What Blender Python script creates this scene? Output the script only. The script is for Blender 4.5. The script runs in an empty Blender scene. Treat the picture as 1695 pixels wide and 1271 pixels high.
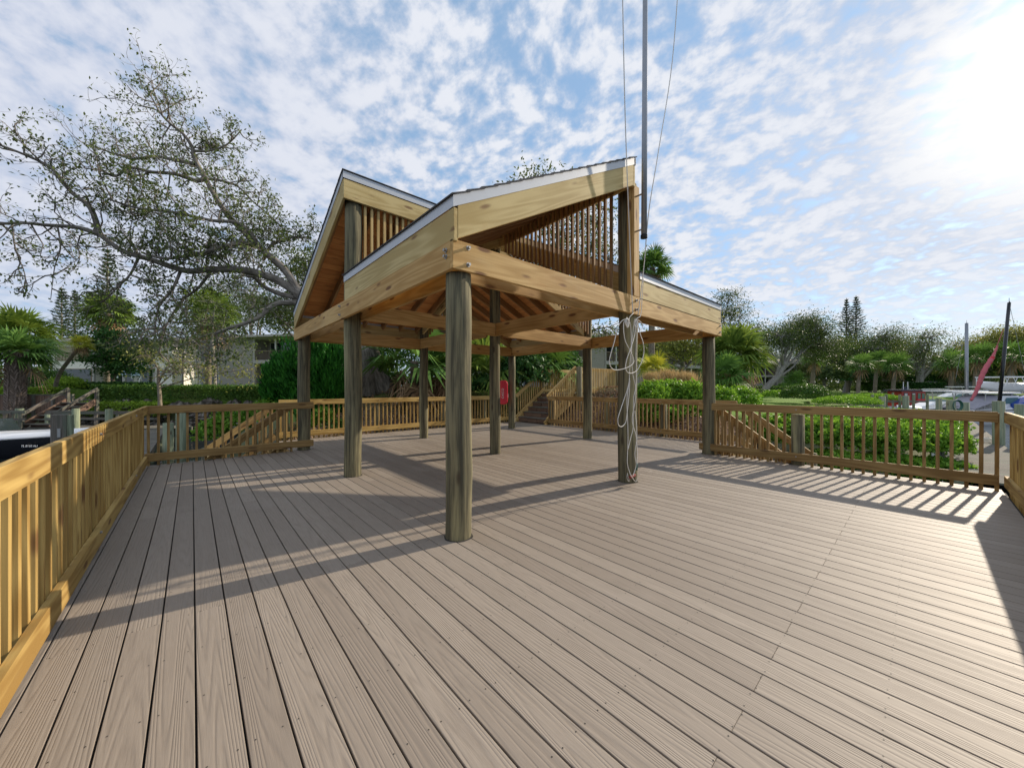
import bpy, math, random
import numpy as np
from mathutils import Vector

random.seed(7); RNG = np.random.default_rng(7)
SC = bpy.context.scene
COL = SC.collection
R = math.radians

# ------------------------------------------------------------------ camera, world, sun, exposure
CAM_H, FPX, HZ, YAW = 1.38, 598.8, 641.0, .8467        # camera height, focal length and horizon of the photograph, in photo pixels
cs, sn = math.cos(YAW), math.sin(YAW)
cam = bpy.data.cameras.new('camera'); camo = bpy.data.objects.new('camera', cam); COL.objects.link(camo)
camo.location = (0, 0, CAM_H); camo.rotation_euler = (R(90), 0, math.atan2(-cs, sn))
cam.sensor_width = 36; cam.lens = FPX/1695*36; cam.shift_y = (HZ-635.5)/1695
cam.clip_start = .05; cam.clip_end = 3000
SC.camera = camo
SC.view_settings.view_transform = 'Standard'; SC.view_settings.look = 'None'
SC.view_settings.exposure = 0.3; SC.view_settings.gamma = 1
SUN_AZ, SUN_EL = R(-10.0), R(25.8)
SUND = Vector((math.cos(SUN_AZ)*math.cos(SUN_EL), math.sin(SUN_AZ)*math.cos(SUN_EL), math.sin(SUN_EL)))
sl = bpy.data.lights.new('sun', 'SUN'); so = bpy.data.objects.new('sun', sl); COL.objects.link(so)
sl.energy = 4.6; sl.angle = R(.6); sl.color = (1, .87, .70)
so.rotation_euler = SUND.to_track_quat('Z', 'Y').to_euler()

class NT:                                               # a short way to write node trees
    def __init__(s, t): s.t = t; s.n = t.nodes; s.l = t.links
    def add(s, typ, **kw):
        n = s.n.new(typ)
        for k, v in kw.items():
            if k in n.inputs.keys() if isinstance(k, str) else False: s.put(n.inputs[k], v)
            else: setattr(n, k, v)
        return n
    def put(s, inp, v):
        if isinstance(v, bpy.types.NodeSocket): s.l.new(v, inp)
        else: inp.default_value = v
    def math(s, op, a, b=0., c=None, clamp=False):
        n = s.n.new('ShaderNodeMath'); n.operation = op; n.use_clamp = clamp
        s.put(n.inputs[0], a); s.put(n.inputs[1], b)
        if c is not None: s.put(n.inputs[2], c)
        return n.outputs[0]
    def vmath(s, op, a, b=(0, 0, 0)):
        n = s.n.new('ShaderNodeVectorMath'); n.operation = op
        s.put(n.inputs[0], a); s.put(n.inputs[1], b)
        return n.outputs['Value'] if op in ('DOT_PRODUCT', 'LENGTH') else n.outputs[0]
    def noise(s, v, scale, detail=4, rough=.55, dist=0):
        n = s.n.new('ShaderNodeTexNoise'); s.put(n.inputs['Vector'], v)
        n.inputs['Scale'].default_value = scale; n.inputs['Detail'].default_value = detail
        n.inputs['Roughness'].default_value = rough; n.inputs['Distortion'].default_value = dist
        return n.outputs['Fac']
    def ss(s, v, a, b, lo=0., hi=1.):
        n = s.n.new('ShaderNodeMapRange'); n.interpolation_type = 'SMOOTHSTEP'
        s.put(n.inputs[0], v); n.inputs[1].default_value = a; n.inputs[2].default_value = b
        n.inputs[3].default_value = lo; n.inputs[4].default_value = hi
        return n.outputs[0]
    def rings(s, v, sc, count, detail=2., off=0.):
        n = s.noise(s.vmath('ADD', s.scale(v, sc), (off, 0, 0)), 1., detail, .45)
        return s.math('MULTIPLY_ADD', s.math('SINE', s.math('MULTIPLY', n, count)), .5, .5)
    def mix(s, f, a, b, mode='MIX'):
        n = s.n.new('ShaderNodeMix'); n.data_type = 'RGBA'; n.blend_type = mode
        s.put(n.inputs['Factor'], f)
        for nm, v in (('A', a), ('B', b)):
            i = [q for q in n.inputs if q.name == nm and q.type == 'RGBA'][0]
            s.put(i, v if isinstance(v, bpy.types.NodeSocket) else (v[0], v[1], v[2], 1))
        return [q for q in n.outputs if q.type == 'RGBA'][0]
    def scale(s, v, sc):
        return s.vmath('MULTIPLY', v, sc)

world = bpy.data.worlds.new('World'); SC.world = world; world.use_nodes = True
w = NT(world.node_tree); w.n.clear()
tc = w.add('ShaderNodeTexCoord'); D = w.vmath('NORMALIZE', tc.outputs['Generated'])
sky = w.add('ShaderNodeTexSky', sky_type='NISHITA'); sky.sun_disc = False
sky.sun_elevation = SUN_EL; sky.sun_rotation = R(90)-SUN_AZ
sky.air_density = 1.0; sky.dust_density = .6; sky.ozone_density = 1.6
sx = w.add('ShaderNodeSeparateXYZ', Vector=D)
zc = w.math('MAXIMUM', sx.outputs['Z'], 0.)
inv = w.math('DIVIDE', 1., w.math('ADD', zc, .30))
P = w.add('ShaderNodeCombineXYZ', X=w.math('MULTIPLY', sx.outputs['X'], inv), Y=w.math('MULTIPLY', sx.outputs['Y'], inv)).outputs[0]
rot = w.add('ShaderNodeMapping'); w.put(rot.inputs['Vector'], P); rot.inputs['Rotation'].default_value = (0, 0, R(62)); rot.inputs['Scale'].default_value = (1, .9, 1)
Q = rot.outputs[0]
wq = w.vmath('ADD', Q, w.vmath('MULTIPLY', w.add('ShaderNodeTexNoise', Vector=Q, Scale=1.3).outputs['Color'], (.16, .16, 0)))
big = w.noise(Q, .7, 3, .5); mid = w.noise(wq, 9.5, 3, .45, .0); cell = w.noise(wq, 23., 6, .56, .0)
sund = w.vmath('DOT_PRODUCT', D, SUND)
left = w.ss(w.vmath('DOT_PRODUCT', D, (-.55, .83, 0)), .15, 1.0)     # thicker, flatter cloud away from the sun
dens = w.math('ADD', w.math('ADD', w.math('MULTIPLY', big, .34), w.math('MULTIPLY', mid, .62)), w.math('MULTIPLY', cell, .80))
dens = w.math('ADD', dens, w.math('MULTIPLY', w.ss(sund, .8, 1.0), .05))
dens = w.math('ADD', dens, w.math('MULTIPLY', left, .13))
lowb = w.ss(sx.outputs['Z'], .03, .24, 1., 0.)                       # towards the horizon the cells run into streaks
cover = w.ss(dens, .67, .99)
shade = w.ss(w.math('ADD', w.math('MULTIPLY', cell, .55), w.math('MULTIPLY', mid, .55)), .46, .66)
cl = w.mix(shade, (.60, .67, .81), (.84, .87, .94))
cl = w.mix(w.math('MULTIPLY', left, .45), cl, (.56, .61, .77))
cl = w.mix(w.ss(sund, .972, 1.0), cl, (1.06, 1.05, 1.03))
skyc = w.vmath('MULTIPLY', sky.outputs[0], (.05, .06, .07))
skyc = w.vmath('ADD', skyc, (.24, .36, .50))
hazec = w.mix(w.ss(sund, .6, 1.0), (.46, .60, .78), (.78, .82, .85))
base = w.mix(w.math('MULTIPLY', lowb, .6), skyc, hazec)
out = w.mix(w.math('MULTIPLY', cover, w.math('SUBTRACT', 1., w.math('MULTIPLY', lowb, .45))), base, cl)
out = w.vmath('MULTIPLY', out, (.80, .80, .80))
glow = w.math('POWER', w.math('MAXIMUM', sund, 0.), 220.)
gl = w.vmath('MULTIPLY', w.add('ShaderNodeCombineXYZ', X=glow, Y=glow, Z=glow).outputs[0], (.36, .35, .33))
out = w.vmath('ADD', out, gl)
bg = w.add('ShaderNodeBackground'); w.put(bg.inputs[0], out); bg.inputs[1].default_value = 1.0
w.l.new(bg.outputs[0], w.add('ShaderNodeOutputWorld').inputs[0])

# ------------------------------------------------------------------ helpers
def ray(px, py):
    X = (px-847.5)/FPX; U = -(py-HZ)/FPX
    return Vector((cs+X*sn, sn-X*cs, U))
def W(px, py, Z): return ray(px, py)*Z + Vector((0, 0, CAM_H))
def Wz(px, Z, z): v = W(px, 600, Z); v.z = z; return v
def Wy(px, py, y): d = ray(px, py); return d*(y/d.y)+Vector((0, 0, CAM_H))
def Wx(px, py, x): d = ray(px, py); return d*(x/d.x)+Vector((0, 0, CAM_H))
FWD = Vector((cs, sn, 0)); RGT = Vector((sn, -cs, 0)); UP = Vector((0, 0, 1))

def tag(o, label=None, cat=None, group=None, kind=None):
    if label: o['label'] = label
    if cat: o['category'] = cat
    if group: o['group'] = group
    if kind: o['kind'] = kind
    return o
def thing(name, label, cat, loc=(0, 0, 0), rz=0, group=None):
    o = bpy.data.objects.new(name, None); COL.objects.link(o); o.empty_display_size = .1
    o.location = loc; o.rotation_euler = (0, 0, rz)
    return tag(o, label, cat, group)
def copy_tree(o, parent=None):
    c = o.copy(); COL.objects.link(c)
    if parent: c.parent = parent
    for ch in list(o.children): copy_tree(ch, c)
    return c

class MB:
    """collects shapes; build() links them as ONE mesh object. gc = board-local grain coordinates, bv = per-board value"""
    def __init__(s): s.v = []; s.f = []; s.g = []; s.b = []; s.m = []
    def quadbox(s, o, a, b, c, mi=0, bv=None):          # a = length axis, b = width axis, c = thickness axis, full vectors; o = centre
        o, a, b, c = Vector(o), Vector(a), Vector(b), Vector(c)
        i = len(s.v); r = (random.random()*40, random.random()*40, random.random()*40); bv = random.random() if bv is None else bv
        la, lb, lc = a.length, b.length, c.length
        for x in (-.5, .5):
            for y in (-.5, .5):
                for z in (-.5, .5):
                    s.v.append(o+a*x+b*y+c*z); s.g.append((x*la+r[0], y*lb+r[1], z*lc+r[2])); s.b.append(bv)
        fs = [(0, 1, 3, 2), (4, 6, 7, 5), (0, 4, 5, 1), (2, 3, 7, 6), (0, 2, 6, 4), (1, 5, 7, 3)]
        if a.cross(b).dot(c) < 0: fs = [f[::-1] for f in fs]
        for f in fs: s.f.append(tuple(i+q for q in f)); s.m.append(mi)
        return s
    def box(s, x0, x1, y0, y1, z0, z1, mi=0, axis=None, bv=None):
        d = [Vector((x1-x0, 0, 0)), Vector((0, y1-y0, 0)), Vector((0, 0, z1-z0))]
        k = axis if axis is not None else max(range(3), key=lambda q: d[q].length)
        o = [q for q in range(3) if q != k]
        return s.quadbox(((x0+x1)/2, (y0+y1)/2, (z0+z1)/2), d[k], d[o[0]], d[o[1]], mi, bv)
    def beam(s, p0, p1, wd, ht, up=UP, mi=0, bv=None):  # centred bar from p0 to p1, wd sideways, ht along up
        p0, p1 = Vector(p0), Vector(p1); a = p1-p0; side = a.cross(Vector(up)).normalized(); u = side.cross(a).normalized()
        return s.quadbox((p0+p1)/2, a, side*wd, u*ht, mi, bv)
    def tube(s, pts, rad, n=8, cap=True, mi=0):
        pts = [Vector(p) for p in pts]; k = len(pts)
        rad = [rad]*k if isinstance(rad, (int, float)) else list(rad)
        i = len(s.v); r = (random.random()*40, random.random()*40); L = 0; bv = random.random()
        t0 = (pts[1]-pts[0]).normalized(); ref = Vector((0, 0, 1)) if abs(t0.z) < .9 else Vector((1, 0, 0))
        nrm = t0.cross(ref).normalized()
        for j, p in enumerate(pts):
            t = (pts[min(j+1, k-1)]-pts[max(j-1, 0)]).normalized()
            nrm = (nrm-t*nrm.dot(t)).normalized(); bn = t.cross(nrm)
            if j: L += (p-pts[j-1]).length
            for q in range(n):
                a = 2*math.pi*q/n; d = nrm*math.cos(a)+bn*math.sin(a)
                s.v.append(p+d*rad[j]); s.g.append((L+r[0], math.cos(a)*rad[j]+r[1], math.sin(a)*rad[j])); s.b.append(bv)
        for j in range(k-1):
            for q in range(n):
                a, b = i+j*n+q, i+j*n+(q+1) % n
                s.f.append((a, b, b+n, a+n)); s.m.append(mi)
        if cap:
            s.f.append(tuple(i+q for q in range(n))[::-1]); s.m.append(mi)
            s.f.append(tuple(i+(k-1)*n+q for q in range(n))); s.m.append(mi)
        return s
    def poly(s, pts, mi=0):
        i = len(s.v)
        for p in pts: p = Vector(p); s.v.append(p); s.g.append(tuple(p)); s.b.append(.5)
        s.f.append(tuple(range(i, i+len(pts)))); s.m.append(mi); return s
    def loft(s, rings, mi=0, close=False, capa=False, capb=False):
        i = len(s.v); n = len(rings[0])
        for rg in rings:
            for p in rg: p = Vector(p); s.v.append(p); s.g.append(tuple(p)); s.b.append(.5)
        for j in range(len(rings)-1):
            for q in range(n if close else n-1):
                a, b = i+j*n+q, i+j*n+(q+1) % n
                s.f.append((a, b, b+n, a+n)); s.m.append(mi)
        if capa: s.f.append(tuple(i+q for q in range(n))[::-1]); s.m.append(mi)
        if capb: s.f.append(tuple(i+(len(rings)-1)*n+q for q in range(n))); s.m.append(mi)
        return s
    def build(s, name, mats, parent=None, smooth=False, bevel=0, loc=None):
        me = bpy.data.meshes.new(name)
        off = Vector(loc) if loc is not None else Vector((0, 0, 0))
        me.from_pydata([tuple(v-off) for v in s.v], [], s.f)
        mats = mats if isinstance(mats, (list, tuple)) else [mats]
        for m in mats: me.materials.append(m)
        if len(mats) > 1: me.polygons.foreach_set('material_index', s.m)
        a = me.attributes.new('gc', 'FLOAT_VECTOR', 'POINT'); a.data.foreach_set('vector', np.array(s.g, 'f').ravel())
        b = me.attributes.new('bv', 'FLOAT', 'POINT'); b.data.foreach_set('value', np.array(s.b, 'f'))
        if smooth: me.polygons.foreach_set('use_smooth', [True]*len(me.polygons))
        o = bpy.data.objects.new(name, me); COL.objects.link(o)
        if loc is not None: o.location = off
        if parent: o.parent = parent
        if bevel:
            md = o.modifiers.new('bevel', 'BEVEL'); md.width = bevel; md.segments = 1; md.limit_method = 'ANGLE'
        return o

def leafmesh(name, C, Dv, Nv, ln, wd, mats, parent=None, lv=None):
    """many rhombic leaves: centres C, long directions Dv, approximate normals Nv"""
    C = np.asarray(C, float); N = len(C)
    Dv = Dv/np.maximum(np.linalg.norm(Dv, axis=1, keepdims=True), 1e-6)
    S = np.cross(Dv, Nv); S = S/np.maximum(np.linalg.norm(S, axis=1, keepdims=True), 1e-6)
    nn = np.cross(S, Dv)
    ln = np.broadcast_to(np.asarray(ln, float), (N,))[:, None]; wd = np.broadcast_to(np.asarray(wd, float), (N,))[:, None]
    a = C-Dv*ln/2; b = C+S*wd/2+nn*wd*.18; c = C+Dv*ln/2-nn*ln*.08; d = C-S*wd/2+nn*wd*.18
    V = np.stack([a, b, c, d], 1).reshape(-1, 3)
    return quads(name, V, mats, parent, RNG.random(N) if lv is None else lv)
def quads(name, V, mat, parent=None, lv=None):
    N = len(V)//4
    me = bpy.data.meshes.new(name)
    me.vertices.add(N*4); me.vertices.foreach_set('co', V.astype('f').ravel())
    me.loops.add(N*4); me.loops.foreach_set('vertex_index', np.arange(N*4, dtype='i'))
    me.polygons.add(N); me.polygons.foreach_set('loop_start', np.arange(0, N*4, 4, dtype='i'))
    me.update(calc_edges=True)
    at = me.attributes.new('lv', 'FLOAT', 'FACE'); at.data.foreach_set('value', np.asarray(lv if lv is not None else RNG.random(N), 'f'))
    me.materials.append(mat)
    o = bpy.data.objects.new(name, me); COL.objects.link(o)
    if parent: o.parent = parent
    return o
def rdir(n):
    v = RNG.normal(size=(n, 3)); return v/np.linalg.norm(v, axis=1, keepdims=True)

# ------------------------------------------------------------------ materials
def newmat(name):
    m = bpy.data.materials.new(name); m.use_nodes = True
    t = NT(m.node_tree); p = t.n['Principled BSDF']; return m, t, p
def bump(t, p, h, s=.3, d=.01):
    b = t.n.new('ShaderNodeBump'); b.inputs['Strength'].default_value = s; b.inputs['Distance'].default_value = d
    t.put(b.inputs['Height'], h); t.l.new(b.outputs[0], p.inputs['Normal'])
def plain(name, c, rough=.6, metal=0, var=.12, sc=6, spec=.5, coord='Object'):
    m, t, p = newmat(name)
    v = t.add('ShaderNodeTexCoord').outputs[coord]
    f = t.noise(v, sc, 5, .6)
    t.put(p.inputs['Base Color'], t.mix(f, tuple(x*(1-var*1.6) for x in c), tuple(min(1, x*(1+var*1.3)) for x in c)))
    p.inputs['Roughness'].default_value = rough; p.inputs['Metallic'].default_value = metal
    p.inputs['Specular IOR Level'].default_value = spec
    return m
def wood(name, c1, c2, knot=.9, kcol=(.16, .07, .03), rough=.72, streak=1., bvar=.35, green=None, saw=0.):
    m, t, p = newmat(name)
    g = t.add('ShaderNodeAttribute', attribute_name='gc').outputs['Vector']
    bv = t.add('ShaderNodeAttribute', attribute_name='bv').outputs['Fac']
    fine = t.noise(t.scale(g, (1.6, 60, 60)), 1., 5, .65)
    wob = t.noise(t.scale(g, (.9, 3.2, 3.2)), 1., 3, .5)
    rg = t.rings(g, (.34, 5., 5.), 70., 1.5)
    f = t.math('ADD', t.math('MULTIPLY', rg, .34*streak), t.math('MULTIPLY', fine, .42))
    f = t.math('ADD', f, t.math('MULTIPLY', t.math('SUBTRACT', wob, .5), 1.3))
    f = t.ss(f, .08, .72)
    col = t.mix(f, c2, c1)
    if green:
        col = t.mix(t.ss(t.noise(t.scale(g, (.8, 5, 5)), 1., 4, .6), .42, .72), col, green)
    col = t.mix(t.math('MULTIPLY', bv, bvar), col, t.mix(.5, col, (c2[0]*.55, c2[1]*.5, c2[2]*.45)))
    vo = t.n.new('ShaderNodeTexVoronoi'); t.put(vo.inputs['Vector'], t.scale(g, (1.9, 6.5, 6.5))); vo.inputs['Scale'].default_value = 1.
    kd = t.math('ADD', vo.outputs['Distance'], t.math('MULTIPLY', t.math('SUBTRACT', fine, .5), .10))
    kn = t.ss(kd, .09, .21, knot, 0.)
    col = t.mix(kn, col, kcol)
    wz = t.noise(t.scale(g, (.7, 2.2, 2.2)), 1.3, 4, .62); col = t.mix(t.ss(wz, .55, .78, 0, .24), col, (.30, .255, .19))
    rs = t.noise(t.scale(g, (1.1, 3.5, 3.5)), .9, 3, .6); col = t.mix(t.ss(rs, .60, .74, 0, .45), col, (c2[0]*.9, c2[1]*.72, c2[2]*.55))
    t.put(p.inputs['Base Color'], col); p.inputs['Roughness'].default_value = rough; p.inputs['Specular IOR Level'].default_value = .25
    h = t.math('ADD', fine, t.math('MULTIPLY', kn, -.6))
    if saw: h = t.math('ADD', h, t.math('MULTIPLY', t.noise(t.scale(g, (95, 2, 2)), 1., 2, .5), saw))
    bump(t, p, h, .35, .004)
    return m
def leafmat(name, c1, c2, rough=.45, trans=.3, tc=None, spec=.4):
    m, t, p = newmat(name)
    lv = t.add('ShaderNodeAttribute', attribute_name='lv').outputs['Fac']
    oi = t.add('ShaderNodeTexCoord').outputs['Object']
    f = t.math('ADD', t.math('MULTIPLY', lv, .75), t.math('MULTIPLY', t.noise(oi, .8, 2), .45))
    c1 = tuple(q*1.3 for q in c1); c2 = tuple(q*1.3 for q in c2); col = t.mix(t.ss(f, .15, 1.), c1, c2)
    t.put(p.inputs['Base Color'], col); p.inputs['Roughness'].default_value = max(rough, .5); p.inputs['Specular IOR Level'].default_value = spec*.4
    tr = t.n.new('ShaderNodeBsdfTranslucent')
    t.put(tr.inputs['Color'], t.mix(.5, col, tc or (c2[0]*1.6, c2[1]*1.5, c2[2]*.8)))
    mx = t.n.new('ShaderNodeMixShader'); mx.inputs[0].default_value = trans
    t.l.new(p.outputs[0], mx.inputs[1]); t.l.new(tr.outputs[0], mx.inputs[2])
    t.l.new(mx.outputs[0], t.n['Material Output'].inputs[0])
    return m
def barkmat(name, c1, c2, sc=(2, 9, 9)):
    m, t, p = newmat(name)
    g = t.add('ShaderNodeAttribute', attribute_name='gc').outputs['Vector']
    f = t.noise(t.scale(g, sc), 1.5, 6, .65); f2 = t.noise(g, 1.1, 3)
    col = t.mix(t.ss(f, .3, .7), c1, c2); col = t.mix(t.ss(f2, .5, .75, 0, .6), col, (c2[0]*1.25, c2[1]*1.25, c2[2]*1.2))
    t.put(p.inputs['Base Color'], col); p.inputs['Roughness'].default_value = .9; p.inputs['Specular IOR Level'].default_value = .15
    bump(t, p, f, .8, .03); return m

M = {}
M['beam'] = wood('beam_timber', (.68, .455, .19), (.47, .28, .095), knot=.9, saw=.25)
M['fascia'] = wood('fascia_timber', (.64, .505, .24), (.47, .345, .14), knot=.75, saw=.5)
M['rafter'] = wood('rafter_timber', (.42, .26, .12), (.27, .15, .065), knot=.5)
M['plank'] = wood('ceiling_plank', (.74, .37, .135), (.56, .25, .085), knot=.5, bvar=.5)
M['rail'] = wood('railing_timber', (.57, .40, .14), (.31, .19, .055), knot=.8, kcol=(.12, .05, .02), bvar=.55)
M['rail_shade'] = wood('railing_timber_shaded', (.42, .285, .115), (.25, .155, .058), knot=.7, kcol=(.08, .04, .02), bvar=.45)  # darker copy of the railing timber, with shade put into its colour
M['stairwood'] = wood('stair_timber', (.64, .47, .21), (.46, .31, .115), knot=.6)
M['oldwood'] = wood('weathered_timber', (.225, .20, .175), (.12, .105, .09), knot=.3, green=(.13, .155, .115), rough=.95)
M['redwood'] = wood('weathered_brown_timber', (.26, .17, .12), (.15, .095, .07), knot=.3)
def polemat(name, c1, c2, c3):
    m, t, p = newmat(name)
    g = t.add('ShaderNodeAttribute', attribute_name='gc').outputs['Vector']
    f = t.noise(t.scale(g, (.9, 22, 22)), 1., 6, .68, .4); f2 = t.noise(t.scale(g, (.5, 7, 7)), 1., 4, .6); f3 = t.noise(t.scale(g, (2.5, 70, 70)), 1., 3, .6)
    col = t.mix(t.ss(f, .36, .64), c1, c2); col = t.mix(t.ss(f2, .5, .68, 0, .85), col, c3)
    col = t.mix(t.ss(f3, .50, .72, 0, .5), col, (c1[0]*.5, c1[1]*.5, c1[2]*.5))
    vo = t.n.new('ShaderNodeTexVoronoi'); t.put(vo.inputs['Vector'], t.scale(g, (1.4, 4.5, 4.5))); vo.inputs['Scale'].default_value = 1.
    col = t.mix(t.ss(vo.outputs['Distance'], .05, .14, .8, 0.), col, (.06, .045, .03))
    t.put(p.inputs['Base Color'], col); p.inputs['Roughness'].default_value = .85; p.inputs['Specular IOR Level'].default_value = .2
    bump(t, p, t.math('ADD', f, f3), .6, .008); return m
M['pole'] = polemat('round_post_timber', (.072, .067, .045), (.215, .19, .112), (.33, .30, .165))
M['pile'] = polemat('green_piling_timber', (.15, .18, .12), (.28, .32, .22), (.36, .34, .20))

def deckmat():
    m, t, p = newmat('composite_deck_boards')
    g = t.add('ShaderNodeAttribute', attribute_name='gc').outputs['Vector']
    bv = t.add('ShaderNodeAttribute', attribute_name='bv').outputs['Fac']
    gr = t.math('POWER', t.rings(g, (.30, 8.5, 0.), 150., .6), 2.4)
    fine = t.noise(t.scale(g, (9, 150, 1)), 1., 4, .65); blot = t.noise(g, 1.3, 4, .6)
    ob = t.add('ShaderNodeTexCoord').outputs['Object']; stain = t.noise(ob, .55, 5, .62)
    c = t.mix(t.math('MULTIPLY', gr, .33), (.285, .243, .20), (.175, .144, .116))
    c = t.mix(t.ss(fine, .35, .65, 0, .42), c, (.36, .312, .262))
    c = t.mix(t.math('MULTIPLY', bv, .6), c, (.205, .17, .138))
    c = t.mix(t.ss(blot, .55, .8, 0, .35), c, (.34, .29, .24))
    c = t.mix(t.ss(stain, .52, .75, 0, .3), c, (.37, .325, .285))
    dr = t.noise(t.scale(ob, (1, .6, 1)), 1.9, 6, .68); c = t.mix(t.ss(dr, .56, .70, 0, .28), c, (.17, .145, .12))
    sp = t.noise(ob, 9., 4, .7); c = t.mix(t.ss(sp, .70, .78, 0, .35), c, (.13, .10, .08))
    t.put(p.inputs['Base Color'], c); p.inputs['Roughness'].default_value = .60; p.inputs['Specular IOR Level'].default_value = .35
    bump(t, p, t.math('ADD', t.math('MULTIPLY', gr, -.7), t.math('MULTIPLY', fine, .5)), .35, .004)
    return m
M['deck'] = deckmat()
M['dark'] = plain('dark_underdeck', (.03, .028, .025), .9)
M['screw'] = plain('screw_head', (.05, .045, .04), .5, .6)
M['steel'] = plain('galvanised_steel', (.40, .40, .39), .5, .8, .2, 30)
M['alu'] = plain('grey_aluminium_pole', (.30, .32, .35), .45, .6, .12, 8)
M['drip'] = plain('grey_drip_edge', (.55, .58, .62), .45, .1, .05, 3)
M['rope'] = plain('white_rope', (.70, .67, .62), .8, 0, .12, 60)
M['red'] = plain('red_plastic', (.62, .012, .035), .35, 0, .06, 5)
M['white'] = plain('white_gelcoat', (.86, .87, .88), .25, 0, .05, 3)
M['whitep'] = plain('white_lettering', (.80, .78, .76), .5, 0, .02)
M['black'] = plain('black_gelcoat', (.012, .013, .018), .15, 0, .1, 3)
M['blue'] = plain('blue_canvas', (.02, .07, .33), .75, 0, .18, 4)
M['greycanvas'] = plain('grey_canvas', (.30, .29, .33), .8, 0, .2, 4)
M['pinksail'] = plain('faded_red_sailcover', (.60, .14, .17), .75, 0, .25, 3)
M['redpaint'] = plain('red_cabin_paint', (.38, .03, .02), .4, 0, .15, 6)
M['navy'] = plain('dark_cabin_roof', (.04, .05, .07), .5)
M['glassd'] = plain('dark_glass', (.02, .03, .035), .06, 0, .2, 1, 1.)
M['glassg'] = plain('green_tinted_glass', (.10, .20, .18), .08, 0, .2, 2, 1.)
M['frame'] = plain('white_window_frame', (.62, .60, .57), .5, 0, .04)
M['blind'] = plain('tan_window_blind', (.42, .36, .26), .7, 0, .2, 5)
M['lightblue'] = plain('pale_blue_plastic', (.42, .55, .66), .5, 0, .05)
M['greenpaint'] = plain('dark_green_hull_paint', (.03, .12, .09), .4)
M['rubber'] = plain('black_rubber', (.02, .02, .02), .8)
def shingle():
    m, t, p = newmat('grey_shingles')
    ob = t.add('ShaderNodeTexCoord').outputs['Object']
    f = t.noise(ob, 14, 5, .7); f2 = t.noise(ob, 3.5, 2)
    t.put(p.inputs['Base Color'], t.mix(t.math('ADD', t.math('MULTIPLY', f, .6), t.math('MULTIPLY', f2, .4)), (.035, .038, .045), (.16, .165, .175)))
    p.inputs['Roughness'].default_value = .95; bump(t, p, f, .6, .01); return m
M['shingle'] = shingle()
def siding(name, c, pitch=.16):
    m, t, p = newmat(name)
    ob = t.add('ShaderNodeNewGeometry').outputs['Position']
    z = t.add('ShaderNodeSeparateXYZ', Vector=ob).outputs['Z']
    fr = t.math('FRACT', t.math('DIVIDE', z, pitch))
    gap = t.ss(fr, .0, .16, 1., 0.)
    f = t.noise(t.scale(ob, (2, 2, 12)), 1., 5, .65)
    col = t.mix(f, tuple(x*.72 for x in c), tuple(min(1, x*1.22) for x in c))
    t.put(p.inputs['Base Color'], t.mix(t.math('MULTIPLY', gap, .55), col, tuple(x*.35 for x in c)))
    p.inputs['Roughness'].default_value = .8; bump(t, p, fr, .5, .02); return m
M['siding'] = siding('grey_lap_siding', (.33, .30, .27)); M['stucco'] = siding('pale_stucco', (.86, .78, .71), 3.0)
M['trim'] = plain('grey_trim', (.40, .37, .35), .7, 0, .08, 2)
M['browntrim'] = plain('brown_balcony_trim', (.22, .16, .11), .7, 0, .12, 2)
M['roofc'] = plain('weathered_roof', (.22, .19, .17), .9, 0, .3, 2)

M['oak'] = leafmat('oak_leaf', (.042, .074, .02), (.12, .155, .05), trans=.24)
M['oakdark'] = leafmat('dark_oak_leaf', (.022, .045, .014), (.08, .115, .035), trans=.25)
M['oaklight'] = leafmat('olive_leaf', (.09, .115, .03), (.23, .24, .07), trans=.3)
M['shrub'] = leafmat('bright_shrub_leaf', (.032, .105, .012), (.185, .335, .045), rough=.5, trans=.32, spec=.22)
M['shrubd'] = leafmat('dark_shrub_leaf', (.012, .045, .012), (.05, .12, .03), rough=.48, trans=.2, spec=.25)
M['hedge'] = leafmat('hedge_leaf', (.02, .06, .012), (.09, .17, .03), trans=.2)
M['yhedge'] = leafmat('yellow_green_hedge_leaf', (.10, .19, .02), (.26, .38, .05), trans=.3)
M['conifer'] = leafmat('conifer_spray', (.008, .05, .010), (.05, .20, .025), rough=.5, trans=.2)
M['pine'] = leafmat('pine_needle', (.02, .04, .022), (.06, .09, .045), trans=.15)
M['palm'] = leafmat('palm_leaf', (.05, .10, .02), (.17, .24, .05), rough=.55, trans=.25, spec=.2)
M['palmb'] = leafmat('deep_green_palm_leaf', (.035, .09, .02), (.12, .22, .055), rough=.55, trans=.25, spec=.2)
M['palmy'] = leafmat('yellow_palm_leaf', (.15, .19, .02), (.36, .36, .05), rough=.4, trans=.3)
M['dead'] = leafmat('dead_palm_leaf', (.13, .075, .04), (.36, .24, .14), rough=.8, trans=.1, tc=(.3, .2, .1))
M['drygrass'] = leafmat('dry_grass_blade', (.30, .21, .09), (.52, .38, .19), rough=.8, trans=.3, tc=(.5, .36, .18))
M['grass'] = leafmat('lawn_blade', (.06, .13, .02), (.15, .24, .05), trans=.2)
M['moss'] = leafmat('hanging_moss', (.10, .10, .08), (.22, .21, .17), rough=.9, trans=.15, tc=(.2, .2, .16))
M['bark'] = barkmat('oak_bark', (.10, .085, .07), (.29, .26, .225))
M['bark2'] = barkmat('grey_bark', (.16, .15, .135), (.37, .35, .32))
M['twig'] = barkmat('pale_twig_bark', (.14, .11, .08), (.30, .26, .20))
M['palmtrunk'] = barkmat('palm_trunk', (.11, .085, .065), (.30, .25, .20), (14, 8, 8))
M['boot'] = wood('palm_boot', (.38, .30, .26), (.17, .13, .10), knot=0)
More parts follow.
